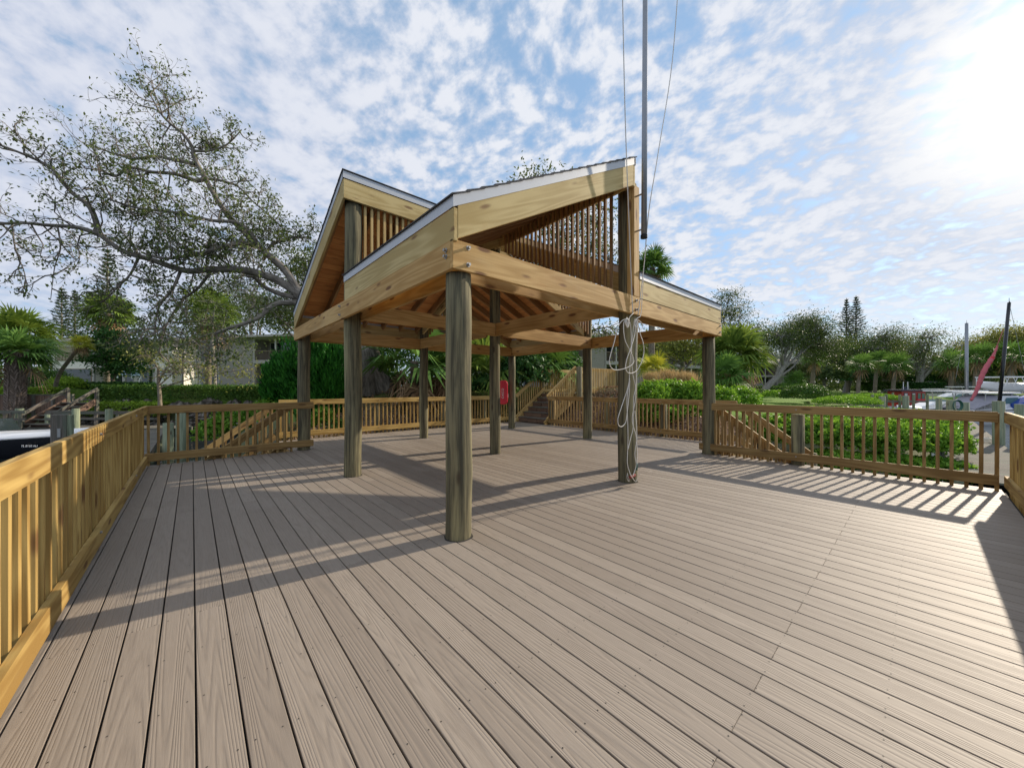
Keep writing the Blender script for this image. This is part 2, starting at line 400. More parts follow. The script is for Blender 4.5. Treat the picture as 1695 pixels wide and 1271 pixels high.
def ground():
    m, t, p = newmat('ground_soil')
    ob = t.add('ShaderNodeNewGeometry').outputs['Position']
    z = t.add('ShaderNodeSeparateXYZ', Vector=ob)
    f = t.noise(ob, 14, 6, .75); f2 = t.noise(ob, .35, 4, .6); f3 = t.noise(ob, 3.5, 4, .6)
    mulch = t.mix(t.ss(f, .35, .68), (.055, .032, .022), (.30, .21, .155))
    mulch = t.mix(t.ss(f3, .58, .7, 0, .6), mulch, (.10, .14, .03))
    lawn = t.mix(t.noise(ob, 5, 4, .7), (.07, .15, .02), (.20, .31, .06)); lawn = t.mix(t.ss(f2, .5, .7, 0, .5), lawn, (.24, .23, .10))
    dist = t.vmath('LENGTH', t.vmath('SUBTRACT', ob, (6, 6, 0)))
    c = t.mix(t.ss(t.math('ADD', dist, t.math('MULTIPLY', f2, 8.)), 10, 15), mulch, lawn)
    sandz = t.ss(z.outputs['Z'], -.35, .12, 1., 0.)
    c = t.mix(t.math('MULTIPLY', sandz, .7), c, t.mix(f, (.07, .055, .042), (.22, .19, .15)))
    t.put(p.inputs['Base Color'], c); p.inputs['Roughness'].default_value = .95; p.inputs['Specular IOR Level'].default_value = .1
    bump(t, p, f, .9, .06); return m
M['ground'] = ground()
def rockmat():
    m, t, p = newmat('rubble_stone')
    ob = t.add('ShaderNodeNewGeometry').outputs['Position']
    f = t.noise(ob, 4, 6, .7)
    t.put(p.inputs['Base Color'], t.mix(t.ss(f, .3, .7), (.09, .075, .065), (.34, .30, .26))); p.inputs['Roughness'].default_value = .95
    bump(t, p, f, .8, .05); return m
M['rock'] = rockmat()
def watermat():
    m, t, p = newmat('canal_water')
    ob = t.add('ShaderNodeNewGeometry').outputs['Position']
    p.inputs['Base Color'].default_value = (.025, .035, .035, 1); p.inputs['Roughness'].default_value = .07; p.inputs['IOR'].default_value = 1.33
    bump(t, p, t.noise(t.scale(ob, (1, 1, 1)), 1.6, 4, .6), .25, .12); return m
M['water'] = watermat()

# ------------------------------------------------------------------ the ground, the water
def hgt(x, y):
    land1 = np.minimum(x-.1-.14*np.maximum(0, y-10.9), y+.2)                       # the point of land the deck stands on
    land1 = np.minimum(land1, np.where(y < 6, 37-x, 99))
    land2 = np.where(x < 6, (x*cs+y*sn-np.where(x < -4.5, 18.0, 20.9))*1.7, -9)                # the bank across the left slip
    land3 = x-64.                                        # the bank across the marina
    d = np.maximum(np.maximum(land1, land2), land3)
    h = np.where(d < 0, -2.6, -.95+np.clip(d, 0, 5.5)*.42)
    h = np.where(d < 0, np.maximum(-2.6, -.95+d*2.2), h)
    far = np.clip((np.hypot(x, y)-45)/60, 0, 1); h = np.where(d > 0, h+far*.05, h)
    e = np.maximum(x-9.75, y-10.95); cap = np.where(e < .1, -.55, -.45+e*.55)
    cap2 = np.where((x < 9.75) & (y < 10.95), -.55, 9)
    h = np.minimum(h, np.where(e < 3.5, cap, 9)); h = np.minimum(h, cap2)
    low = (x > 8) & (y < 3.2); h = np.where(low, np.minimum(h, -.55+np.clip((x-14)*.06, 0, .75)), h)
    h = np.where(x > 9.9, np.minimum(h, np.maximum(.2, .2+(y-.32*x)*.4)), h)
    return h
def mkground():
    near = lambda a, b, s: list(np.arange(a, b, s))
    xs = np.array([-1500, -700, -300, -150]+near(-90, -4, 3)+near(-4, 24, .35)+near(24, 72, 1.5)+near(72, 160, 5)+[200, 350, 700, 1500])
    ys = np.array([-1500, -700, -300, -150]+near(-90, -4, 3)+near(-4, 34, .35)+near(34, 100, 2)+[120, 160, 250, 400, 800, 1500])
    X, Y = np.meshgrid(xs, ys, indexing='ij'); Z = hgt(X, Y)
    n1, n2 = X.shape
    nz = np.array([[math.sin(x*1.7+math.sin(y*1.3)*2)*math.cos(y*1.9+x*.4) for y in ys] for x in xs])
    Z = Z+nz*.035
    V = np.stack([X, Y, Z], -1).reshape(-1, 3)
    F = [(i*n2+j, (i+1)*n2+j, (i+1)*n2+j+1, i*n2+j+1) for i in range(n1-1) for j in range(n2-1)]
    me = bpy.data.meshes.new('ground'); me.from_pydata(V.tolist(), [], F); me.materials.append(M['ground'])
    me.polygons.foreach_set('use_smooth', [True]*len(F))
    o = bpy.data.objects.new('ground', me); COL.objects.link(o); tag(o, kind='structure', label='mulched bank and lawn around the deck', cat='ground')
mkground()
def gz(x, y): return float(hgt(np.array([float(x)]), np.array([float(y)]))[0])
wm = MB(); WZ = -1.12
wm.poly([(-600, -600, WZ), (600, -600, WZ), (600, 600, WZ), (-600, 600, WZ)])
tag(wm.build('water', M['water']), 'calm dark canal water around the docks', 'water', kind='structure')

# ------------------------------------------------------------------ the deck
L1X, R1Y, L2Y, R2X, B1Y, B2X = -.58, -.72, 9.02, 8.14, 10.9, 9.82
def mkdeck():
    JY = .505; m = MB(); step = .1461; wdt = .1382
    x = L1X+.012-.1461
    joints = [2.45-4.88, 2.45, 7.33, 12.2]
    k = 0; nails = []
    while x < B2X-.02:
        x1 = min(x+wdt, B2X)
        y0 = R1Y if x < R2X else 2.95
        y1 = B1Y if x > 1.62 else L2Y
        off = 0 if k % 2 == 0 else 2.44
        cuts = [y0]+[j+off for j in (JY-4.88, JY, JY+4.88) if y0+.3 < j+off < y1-.3]+[y1]
        for a, b in zip(cuts[:-1], cuts[1:]):
            m.box(x, x1, a+.0006, b-.0006, -.027, 0., axis=1)
        yy = math.ceil(y0/.4065)*.4065+.0
        jy = -.4065*3+2.45-2.45
        y = JY-.4065*6
        while y < y1:
            if y > y0+.02:
                for dx in (.024, wdt-.024): nails.append((x+dx, y+random.uniform(-.006, .006)))
            y += .4065
        x += step; k += 1
    d = m.build('deck', M['deck'], bevel=.0018)
    tag(d, 'weathered composite plank deck with dark gaps and screw heads', 'deck', kind='structure')
    n = MB()
    for (x, y) in nails:
        if (x*x+y*y) > 64: continue
        r = .0033; n.poly([(x+r*math.cos(a), y+r*math.sin(a), .0012) for a in [q*math.pi/3 for q in range(6)]])
    o = n.build('deck_screws', M['screw'], d); o['kind'] = 'stuff'
    j = MB()
    j.box(L1X-.13, R2X+.02, R1Y-.03, L2Y+.03, -.30, -.034); j.box(1.62, B2X+.02, L2Y, B1Y+.03, -.301, -.035); j.box(R2X, B2X+.02, 2.93, L2Y, -.302, -.036)
    j.build('deck_joists', M['dark'], d)
mkdeck()
def post_holes():
    deck = bpy.data.objects['deck']
    for x, y, r in ((1.85, 2.84, .124), (1.89, 5.90, .13), (1.86, 9.08, .13), (4.82, 2.87, .14), (4.74, 5.90, .116), (4.74, 9.0, .12), (8.06, 2.93, .123), (8.04, 6.0, .123), (8.06, 9.12, .123)):
        m = MB(); n = 28; k = [r+.010+.004*math.sin(q*1.3+x) for q in range(n)]
        m.loft([[(x+r*.8*math.cos(q*2*math.pi/n), y+r*.8*math.sin(q*2*math.pi/n), .0015) for q in range(n)], [(x+k[q]*math.cos(q*2*math.pi/n), y+k[q]*math.sin(q*2*math.pi/n), .0015) for q in range(n)]], close=True)
        m.build('post_hole', M['dark'], deck)
post_holes()

# ------------------------------------------------------------------ railings
def railing(name, label, p0, p1, inner, ext0=0, ext1=0, posts=(), mat='rail', sp=.128, zt=1.055, skip=(), hbal=-.14, top=.14, low=.15):
    """p0->p1 along the rail face line (inner face), inner = unit vector to the deck side"""
    p0, p1, n = Vector(p0), Vector(p1), Vector(inner); d = (p1-p0).normalized(); L = (p1-p0).length
    t = thing(name, label, 'railing', p0, 0, 'railings round the deck')
    q0 = Vector((0, 0, 0)); base = p0
    def B(): return MB()
    def loc(v): return v-base
    a, b = loc(p0-d*ext0), loc(p1+d*ext1)
    z = Vector((0, 0, 1))
    B().beam(a-n*.021+z*(zt-top/2), b-n*.021+z*(zt-top/2), .042, top).build('top_rail', M[mat], t, bevel=.004)
    B().beam(a-n*.021+z*low, b-n*.021+z*low, .042, .14).build('bottom_rail', M[mat], t, bevel=.004)
    k = int(L/sp); s0 = (L-k*sp)/2
    for i in range(k+1):
        s = s0+i*sp
        if any(abs(s-q) < .11 for q in skip): continue
        c = loc(p0+d*s)-n*(.042+.0195)
        w_ = .037+random.uniform(-.001, .001)
        tl = d*random.gauss(0, .004)+n*random.gauss(0, .0012)
        MB().quadbox(c+z*((zt-.02+hbal)/2), z*(zt-.02-hbal)+tl, d*w_, n*.037).build('baluster', M[mat], t, bevel=.002)
    for s in posts:
        c = loc(p0+d*s)-n*(.042+.105)
        MB().tube([c+z*-1.0, c+z*(zt-.16)], .098, 16).build('post', M['pole'], t, smooth=True)
        bt = MB()
        for zz in (zt-.07, .16): 
            e = loc(p0+d*s)+z*zz; bt.tube([e, e+n*.012], .011, 8)
        bt.build('bolt', M['steel'], t)
    return t
railing('deck_railing', 'sunlit yellow timber railing running along the left edge of the deck', (L1X, R1Y, 0), (L1X, L2Y-.09, 0), (1, 0, 0), posts=(2.6, 5.3, 7.9), mat='rail', hbal=.01, low=.112)
railing('deck_railing', 'brown timber railing between the left corner and the leftmost shelter post', (L1X-.04, L2Y-.09, 0), (1.9, L2Y-.09, 0), (0, -1, 0), ext1=.12, mat='rail_shade', skip=(2.42,))
railing('deck_railing', 'sunlit timber railing along the back left edge in front of the oak trunk', (1.66, B1Y, 0), (9.70, B1Y, 0), (0, -1, 0), posts=(.15, 2.6, 4.9, 6.7), mat='rail')
railing('deck_railing', 'shaded brown railing along the far right edge in front of the mulch and green shrubs', (B2X, 9.12, 0), (B2X, 2.95, 0), (-1, 0, 0), posts=(.1, 2.45, 4.3), mat='rail_shade')
railing('deck_railing', 'brown railing in front of the bright green shrub bank on the right', (R2X-.17, 2.92, 0), (R2X-.17, R1Y+.045, 0), (-1, 0, 0), ext0=.17, posts=(1.46,), mat='rail_shade', skip=(.0, 1.46))
railing('deck_railing', 'timber railing cut by the right edge of the picture beside the marina dock', (R2X-.17, R1Y, 0), (L1X+.05, R1Y, 0), (0, 1, 0), posts=(2.5, 5.), mat='rail')

# ------------------------------------------------------------------ the pavilion: four sheds in a pinwheel on nine posts
def pavilion():
    t = thing('pavilion', 'open timber shelter with four pinwheel shed roofs on nine round posts', 'shelter', (4.9, 5.95, 0))
    O = Vector((4.9, 5.95, 0)); loc = lambda *v: Vector(v)-O
    def part(mb, name, mat, **k):
        mb.v = [v-O for v in mb.v]; return mb.build(name, M[mat] if isinstance(mat, str) else mat, t, **k)
    xs = (1.85, 4.84, 8.05); ys = (2.84, 5.90, 9.10)
    ZB0, ZB1 = 2.42, 2.675
    def post(x, y, r, top):
        k = 8; pts = [(x+.008*math.sin(q*1.7+x), y+.008*math.cos(q*1.3+y), -1.2+(top+1.2)*q/k) for q in range(k+1)]
        part(MB().tube(pts, [r*(1.03-.05*q/k)+.003*math.sin(q*2.1+x*3) for q in range(k+1)], 20), 'post', 'pole', smooth=True)
    post(xs[0], ys[0], .119, ZB1-.25+.0); post(1.89, ys[1], .125, 4.36); post(1.86, 9.08, .125, 2.7)
    post(4.82, 2.87, .135, 4.34); post(4.74, 5.90, .11, 4.36); post(4.74, 9.0, .115, 4.34)
    post(8.06, 2.93, .118, 2.42); post(8.04, 6.0, .118, 4.34); post(8.06, 9.12, .118, 2.42)
    # perimeter beams (outer plies and inner plies) and the cross beams
    bx0, bx1, by0, by1 = 1.70, 8.10, 2.70, 9.26
    part(MB().box(bx0, bx0+.045, by0+.046, by1, ZB0, ZB1), 'beam', 'beam', bevel=.004)
    part(MB().box(bx0, bx1, by0, by0+.045, ZB0+.001, ZB1+.001), 'beam', 'beam', bevel=.004)
    part(MB().box(bx1-.045, bx1, by0+.046, by1, ZB0, ZB1), 'beam', 'beam', bevel=.004)
    part(MB().box(bx0+.046, bx1-.046, by1-.045, by1, ZB0, ZB1), 'beam', 'beam', bevel=.004)
    part(MB().box(1.98, 2.025, 3.0, 9.0, ZB0+.003, ZB1+.003), 'beam', 'beam'); part(MB().box(2.03, 7.9, 2.985, 3.03, ZB0+.004, ZB1+.004), 'beam', 'beam')
    part(MB().box(7.88, 7.925, 3.04, 9.0, ZB0+.003, ZB1+.003), 'beam', 'beam'); part(MB().box(2.03, 7.87, 8.93, 8.975, ZB0+.003, ZB1+.003), 'beam', 'beam')
    part(MB().box(2.03, 4.63, 5.745, 5.79, ZB0+.005, ZB1+.005), 'beam', 'beam', bevel=.004); part(MB().box(4.85, 7.87, 5.745, 5.79, ZB0+.006, ZB1+.006), 'beam', 'beam', bevel=.004)
    part(MB().box(4.635, 4.68, 3.04, 5.80, ZB0+.007, ZB1+.007), 'beam', 'beam', bevel=.004); part(MB().box(4.60, 4.645, 6.03, 8.92, ZB0+.006, ZB1+.006), 'beam', 'beam', bevel=.004)
    # bolts with washers at the near corner and beam ends
    def bolt(p, n):
        p, n = Vector(p), Vector(n)
        part(MB().tube([p, p+n*.006], .021, 12).tube([p+n*.006, p+n*.03], .013, 6), 'bolt', 'steel')
    for z in (2.63, 2.48): bolt((1.86, by0, z), (0, -1, 0))
    for z in (2.60, 2.545): bolt((bx0, by0+.11, z), (-1, 0, 0))
    for z in (2.62, 2.49): bolt((4.76, by0, z), (0, -1, 0)); bolt((bx0, 5.9, z), (-1, 0, 0)); bolt((8.0, by0, z), (0, -1, 0))
    # ---- one quadrant in local u (eave -> ridge), v (along the eave, 0 = outer end)
    def quadrant(org, ux, vx, U, V, backlit_tone=True):
        org, ux, vx = Vector(org), Vector(ux), Vector(vx)
        def P(u, v, z): return org+ux*u+vx*v+UP*z
        z0 = 3.035; S = (4.60-z0)/U                      # roof top at the eave face
        ht = lambda u: z0+S*u
        nrm = (UP-ux*S).normalized(); sl_ = (ux+UP*S).normalized(); cosS = 1/math.sqrt(1+S*S)
        vo, vi = -.0, V
        # shingles: overlapping courses, a slightly ragged edge
        sh = MB(); nc = 19; cl_ = (U+.05)/nc
        for i in range(nc):
            u0 = -.03+i*cl_; a = P(u0, vo-.025, ht(u0)+.022); b = P(u0+cl_*1.25, vo-.025, ht(u0+cl_*1.25)+.006)
            wv = vx*(V+.05)
            n2 = (b-a).cross(wv).normalized()
            if n2.z < 0: n2 = -n2
            sh.quadbox((a+b)/2+wv/2+n2*.003, wv, b-a, n2*.009)
        part(sh, 'shingle_roof', 'shingle')
        # ceiling planks on top of the rafters, each plank its own grain
        pl = MB(); n = int(U/cosS/.14); du = U/n
        for i in range(n):
            u0, u1 = i*du+.003, (i+1)*du-.003
            c = (P(u0, (vo+vi)/2, ht(u0)-.022)+P(u1, (vo+vi)/2, ht(u1)-.022))/2
            pl.quadbox(c, vx*(vi-vo-.06), sl_*((u1-u0)/cosS), nrm*.03)
        part(pl, 'ceiling_boards', 'plank')
        # rafters
        nr = 6
        for i in range(nr+1):
            v = .10+(V-.2)*i/nr
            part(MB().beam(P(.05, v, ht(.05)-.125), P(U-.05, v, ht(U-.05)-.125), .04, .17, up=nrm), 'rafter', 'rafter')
        # fascia boards: eave, both rakes
        part(MB().box(0, 1, 0, 1, 0, 1) if False else MB().quadbox(P(.02, V/2, z0-.235), vx*(V), UP*.29, ux*.04), 'eave_fascia', 'fascia', bevel=.004)
        for v, nm in ((vo-.001, 'rake_fascia'), (vi-.04, 'rake_fascia')):
            a0, a1 = P(.0, v+.02, 0), P(U, v+.02, 0)
            mb = MB(); i0 = 0
            def pt(u, vv, z): return P(u, vv, z)
            zt_ = -.085; zb = -.375
            pts = []
            for vv in (v, v+.04):
                pts += [pt(.041, vv, ht(.041)+zt_), pt(U, vv, ht(U)+zt_), pt(U, vv, ht(U)+zb), pt(.041, vv, ht(.041)+zb)]
            mb.v = pts; rr = random.random()*40; mb.g = [((p-org).dot(sl_)+rr, (p-org).dot(nrm)+rr, (p-org).dot(vx)) for p in pts]; mb.b = [random.random()*.4]*8
            mb.f = [(0, 1, 2, 3), (7, 6, 5, 4), (0, 4, 5, 1), (1, 5, 6, 2), (2, 6, 7, 3), (3, 7, 4, 0)]; mb.m = [0]*6
            if ux.cross(vx).z > 0: mb.f = [f[::-1] for f in mb.f]
            part(mb, nm, 'fascia', bevel=.004)
            # metal drip edge on the rake
            sgn = -1 if v < V/2 else 1; vv = v-.004 if sgn < 0 else v+.044
            d = MB(); pts = []
            for q in (vv-.003, vv+.003):
                pts += [pt(-.01, q, ht(-.01)+.012), pt(U+.01, q, ht(U+.01)+.012), pt(U+.01, q, ht(U+.01)-.088), pt(-.01, q, ht(-.01)-.088)]
            d.v = pts; d.g = [tuple(p) for p in pts]; d.b = [.5]*8; d.f = list(mb.f); d.m = [0]*6
            part(d, 'drip_edge', 'drip')
        part(MB().quadbox(P(-.006, V/2, z0-.04), vx*(V+.01), UP*.10, ux*.006), 'drip_edge', 'drip')
        # ridge: double beam, and the end trim
        part(MB().quadbox(P(U+.022, V/2+.02, ht(U)-.235), vx*(V+.04), UP*.29, ux*.042), 'ridge_beam', 'fascia', bevel=.004)
        part(MB().quadbox(P(U+.046, V/2+.02, ht(U)-.03), vx*(V+.06), UP*.10, ux*.006), 'drip_edge', 'drip')
        # clerestory balusters under the ridge, standing over the next shed's sloping rake
        nb = 24; zt_ = ht(U)-.16
        for i in range(nb):
            v = .34+i*(V-.5)/nb
            zb = max(z0+S*max(v-.05, 0)-.42, ZB1)
            if zb > zt_-.12: break
            part(MB().quadbox(P(U-.03, v, (zt_+zb)/2), UP*(zt_-zb), vx*.037, ux*.037), 'clerestory_baluster', 'rafter' if backlit_tone else 'stairwood')  # same wood throughout: dark timber paints in the backlit shade, left shed stays pale
    quadrant((1.70, 2.685, 0), (1, 0, 0), (0, 1, 0), 2.96, 3.0)            # near shed
    quadrant((8.06, 2.70, 0), (0, 1, 0), (-1, 0, 0), 3.08, 3.20)           # right shed
    quadrant((8.10, 9.26, 0), (-1, 0, 0), (0, -1, 0), 3.30, 3.25)          # far shed
    quadrant((1.70, 9.24, 0), (0, -1, 0), (1, 0, 0), 3.52*.985, 3.0, False)       # left shed
    # vertical end boards that close the near ridge over the right-hand beam
    part(MB().box(4.665, 4.76, 2.745, 2.79, ZB1+.002, 4.30), 'end_board', 'beam', bevel=.004)
    part(MB().box(4.70, 4.84, 2.697, 2.742, ZB1+.003, 4.26), 'end_board', 'beam', bevel=.004)
    return t
pavilion()

# ------------------------------------------------------------------ stairs and landing
def stair(name, label, group=None, **k): return thing(name, label, 'stairs', k['loc'], 0, group)
def side_stair(label, loc, d, n, wdt, mat='rail_shade', nst=5, rise=.19, run=.255):
    """steps going down from the deck edge: loc = top corner, d = way down, n = across"""
    loc, d, n = Vector(loc), Vector(d), Vector(n); t = thing('deck_stairs', label, 'stairs', loc, 0, 'stairs down from the deck')
    z = UP; L = nst*run; sl = d*run-z*rise
    for q, off in enumerate((.02, wdt-.06)):
        MB().beam(n*off-z*.12, n*off+sl*(nst+.3)-z*.12, .04, .26, up=z).build('stringer', M[mat], t)
    for i in range(1, nst+1):
        MB().quadbox(d*(i*run-run/2)+n*wdt/2-z*(rise*i), n*(wdt-.1), d*(run-.02), z*.03).build('tread', M['stairwood'], t)
        MB().quadbox(d*((i-1)*run+.01)+n*wdt/2-z*(rise*(i-.5)), n*(wdt-.1), z*(rise-.05), d*.02).build('riser', M[mat], t)
    for off in (-.03, wdt+.03):
        s = -1 if off < 0 else 1
        MB().beam(n*off+z*.95+d*.05, n*off+sl*(nst+.2)+z*.95+d*.05, .045, .14).build('handrail', M[mat], t, bevel=.004)
        MB().beam(n*off+z*.16+d*.05, n*off+sl*(nst+.2)+z*.16+d*.05, .045, .14).build('lower_rail', M[mat], t)
        for i in range(int(L/.13)):
            s_ = .12+i*.13; c = n*(off+.045*s)+d*s_-z*(s_/run*rise)
            MB().quadbox(c+z*.55, z*.92, d*.037, n*.037).build('baluster', M[mat], t)
        MB().tube([n*(off+.1*s)+d*(L+.1)-z*2.3, n*(off+.1*s)+d*(L+.1)-z*(nst*rise-.95)], .09, 12).build('post', M['pole'], t, smooth=True)
side_stair('brown timber steps going down left of the leftmost shelter post', (1.62, 9.14, 0), (-1, 0, 0), (0, 1, 0), 1.55)
side_stair('brown timber steps going down behind the right railing beside the right shelter post', (8.24, 2.90, 0), (0, -1, 0), (1, 0, 0), 1.40)

def back_stair():
    x0, ya, yb, ztop, nst = 9.86, 9.16, 10.82, 1.14, 6
    rise = ztop/nst; run = .27; t = thing('entry_stairs', 'pale new timber staircase climbing from the deck to the upper landing', 'stairs', (x0, ya, 0))
    o = Vector((x0, ya, 0)); Wd = yb-ya; sl = Vector((run, 0, rise)); X = Vector((1, 0, 0)); Y = Vector((0, 1, 0)); z = UP
    for off in (.03, Wd-.03): MB().beam(Y*off-z*.02-X*.1, Y*off+sl*nst-z*.14, .045, .28).build('stringer', M['stairwood'], t)
    for i in range(1, nst):
        MB().quadbox(X*(i*run-run*.45)+Y*Wd/2+z*(rise*i), Y*(Wd-.1), X*(run+.02), z*.035).build('tread', M['oldwood'], t)
    for i in range(nst):
        for k in range(3): MB().box(i*run+.02, i*run+.06, .08+k*.52, .08+k*.52+.5, i*rise+.02, (i+1)*rise-.03, axis=1).build('riser', M['redwood'], t)
    for off, s in ((-.02, -1), (Wd+.02, 1)):
        for zz, nm in ((1.02, 'handrail'), (.17, 'lower_rail')):
            MB().beam(Y*off+z*zz-X*.05, Y*off+sl*nst+z*(zz+.02), .045, .14).build(nm, M['stairwood'], t, bevel=.004)
        for i in range(int(nst*run/.125)):
            s_ = .1+i*.125; MB().quadbox(Y*(off+.042*s)+X*s_+z*(s_/run*rise+.56), z*.98, X*.037, Y*.037).build('baluster', M['stairwood'], t)
    t2 = thing('stair_landing', 'pale timber landing with close balusters at the top of the stairs', 'landing', (x0+nst*run, ya, ztop))
    x1 = nst*run; LX = 2.85
    m = MB()
    for k in range(int(Wd/.145)): m.box(.0, LX, .0+k*.145, k*.145+.138, -.03, 0, axis=0)
    m.build('landing_floor', M['oldwood'], t2)
    MB().box(0, LX, -.045, -.002, -.28, -.03).build('rim_board', M['stairwood'], t2); MB().box(0, LX, Wd+.002, Wd+.045, -.28, -.03).build('rim_board', M['stairwood'], t2)
    for y, s in ((-.05, -1), (Wd+.05, 1)):
        MB().box(.0, LX, y-.02, y+.02, .90, 1.04).build('top_rail', M['stairwood'], t2, bevel=.004); MB().box(.0, LX, y-.02, y+.02, .04, .17).build('bottom_rail', M['stairwood'], t2)
        for i in range(24):
            x = .06+i*.118; MB().box(x-.018, x+.018, y+s*.022 if s > 0 else y-.06, y+.06 if s > 0 else y-.022, -.02, 1.035, axis=2).build('baluster', M['stairwood'], t2)
        for x in (.02, LX): MB().tube([(x, y+s*.13, -2.), (x, y+s*.13, 1.06)], .115, 14).build('post', M['pole'], t2, smooth=True)
back_stair()

# ------------------------------------------------------------------ flagpole, ropes, red cabinet
def flagpole():
    p = Wy(1066, 393, 2.58); t = thing('flagpole', 'grey metal flagpole bolted to the front end of the shelter ridge', 'pole', p)
    dx = .05
    MB().tube([(0, 0, 0), (dx*.35, 0, 1.8), (dx, 0, 5.2)], [.040, .036, .030], 16).build('pole_tube', M['alu'], t, smooth=True)
    MB().tube([(0, 0, -.012), (0, 0, .03)], .047, 16).build('foot_collar', M['rubber'], t)
    for z in (.12, .62): MB().tube([(0, -.0, z), (0, .13, z)], .012, 8).build('bolt', M['steel'], t)
    MB().tube([(.02, 0, z0) for z0 in (5.2, 5.24)], .06, 12).build('truck', M['alu'], t)
flagpole()
def spline(pts, k=6):
    pts = [Vector(p) for p in pts]; out = []
    for i in range(len(pts)-1):
        p0, p1, p2, p3 = pts[max(i-1, 0)], pts[i], pts[i+1], pts[min(i+2, len(pts)-1)]
        for q in range(k):
            t = q/k; out.append(.5*((2*p1)+(p2-p0)*t+(2*p0-5*p1+4*p2-p3)*t*t+(3*p1-p0-3*p2+p3)*t**3))
    out.append(pts[-1]); return out
def ropes():
    A = lambda l, y: [Wy(1000+a/6.36, 460+b/6.36, y+random.uniform(-.012, .012)) for a, b in l]
    Bm = lambda l, y: [Wy(1010+a/9.08, 680+b/9.08, y+random.uniform(-.012, .012)) for a, b in l]
    r = .0052; y0 = 2.665
    m = MB()
    m.tube(spline([Wy(1029, -90, 2.5), Wy(1033, 120, 2.52), Wy(1037, 260, 2.56), Wy(1046, 490, 2.655), Wy(1048, 519, 2.67)]), .0075, 6)
    m.tube(spline(A([(305, 375), (265, 425), (280, 520), (285, 700), (272, 900), (262, 1100), (240, 1271)], y0-.02)+Bm([(262, 130), (268, 400), (262, 600), (258, 780), (285, 900), (330, 1000), (385, 1060), (410, 1000)], y0+.0)), r, 6)
    m.tube(spline(A([(262, 430), (190, 450), (140, 530), (110, 660), (70, 800), (55, 890), (85, 955), (150, 968), (240, 945), (300, 905), (310, 860), (280, 780), (225, 670), (205, 560), (208, 470), (240, 425)], y0-.03)), r, 6)
    m.tube(spline(A([(268, 1060), (245, 1170), (205, 1290)], y0-.01)+Bm([(130, 60), (116, 130), (125, 210), (165, 238), (215, 200), (245, 110)], y0-.01)+A([(262, 1230), (270, 1080)], y0-.01)), r, 6)
    m.tube(spline(A([(240, 420), (225, 470), (245, 520), (255, 450), (235, 440), (250, 515), (262, 470)], y0-.03)), .009, 6)
    o = m.build('halyard_rope', M['rope'], smooth=True); tag(o, 'white rope tied at the left of the rope post with one long wide loop', 'rope', 'ropes hanging on the shelter post')
    m = MB()
    m.tube(spline([Wy(1127, -90, 2.45), Wy(1113, 100, 2.46), Wy(1090, 250, 2.5), Wy(1074, 350, 2.55), Wy(1066, 440, 2.62), Wy(1056, 522, 2.67)]), .0075, 6)
    m.tube(spline(A([(415, 10), (400, 200), (385, 390), (340, 440), (345, 600), (335, 800), (340, 1000), (330, 1271)], y0-.02)+Bm([(330, 130), (390, 380), (405, 560), (405, 780)], y0)), r, 6)
    m.tube(spline(A([(350, 440), (390, 470), (408, 510), (385, 548), (360, 500), (352, 460), (380, 590), (410, 680), (418, 780), (395, 880), (350, 965), (300, 1000), (255, 998), (225, 950), (240, 850), (280, 740), (320, 600), (335, 450)], y0-.035)), r, 6)
    m.tube(spline(A([(320, 440), (300, 600), (290, 760), (300, 1000), (330, 1150), (310, 1271)], y0-.015)+Bm([(345, 240), (310, 400), (268, 580)], y0)), r, 6)
    m.tube(spline(Bm([(370, 0), (395, 200), (400, 420), (372, 640), (392, 800), (370, 900), (330, 1000)], y0)), r, 6)
    m.tube(spline(A([(330, 430), (315, 480), (340, 520), (350, 450), (322, 455), (345, 510)], y0-.03)), .009, 6)
    o = m.build('halyard_rope', M['rope'], smooth=True); tag(o, 'white rope tied at the right of the rope post, leading up to the flagpole', 'rope', 'ropes hanging on the shelter post')
    for px, py, lab in ((1038.5, 789, 'silver snap hook hanging low on the rope post'),):
        c = Wy(px, py, 2.66); k = MB(); k.tube(spline([c+Vector((0, 0, .05)), c+Vector((-.012, 0, .0)), c+Vector((.0, 0, -.04)), c+Vector((.045, 0, -.07)), c+Vector((.035, 0, -.035)), c+Vector((0, 0, .03))]), .006, 6)
        tag(k.build('snap_hook', M['steel'], smooth=True), lab, 'hook')
    c = Wy(1054, 772, 2.66); k = MB(); k.tube([c+Vector((0, 0, .05)), c+Vector((0, 0, -.05))], .013, 8)
    tag(k.build('rope_sleeve', M['greenpaint'], smooth=True), 'dark green sleeve near the end of the right rope', 'rope sleeve')
    c = Wy(1046, 789, 2.68); k = MB(); k.tube([c+Vector((-.06, 0, 0)), c+Vector((.08, 0, .01))], .022, 8)
    tag(k.build('rope_float', plain('dull_red_rubber', (.22, .04, .03), .8)), 'dull red band at the foot of the rope post', 'band')
ropes()
def text_curve(txt, size, name, mat, parent, loc, rx, ext=.003):
    cu = bpy.data.curves.new(name, 'FONT'); cu.body = txt; cu.size = size; cu.extrude = ext; cu.align_x = 'CENTER'; cu.align_y = 'CENTER'
    o = bpy.data.objects.new(name, cu); COL.objects.link(o); dg = bpy.context.evaluated_depsgraph_get(); me = bpy.data.meshes.new_from_object(o.evaluated_get(dg))
    bpy.data.objects.remove(o); me.materials.clear(); me.materials.append(mat)
    o = bpy.data.objects.new(name, me); COL.objects.link(o); o.parent = parent; o.location = loc; o.rotation_euler = rx; return o
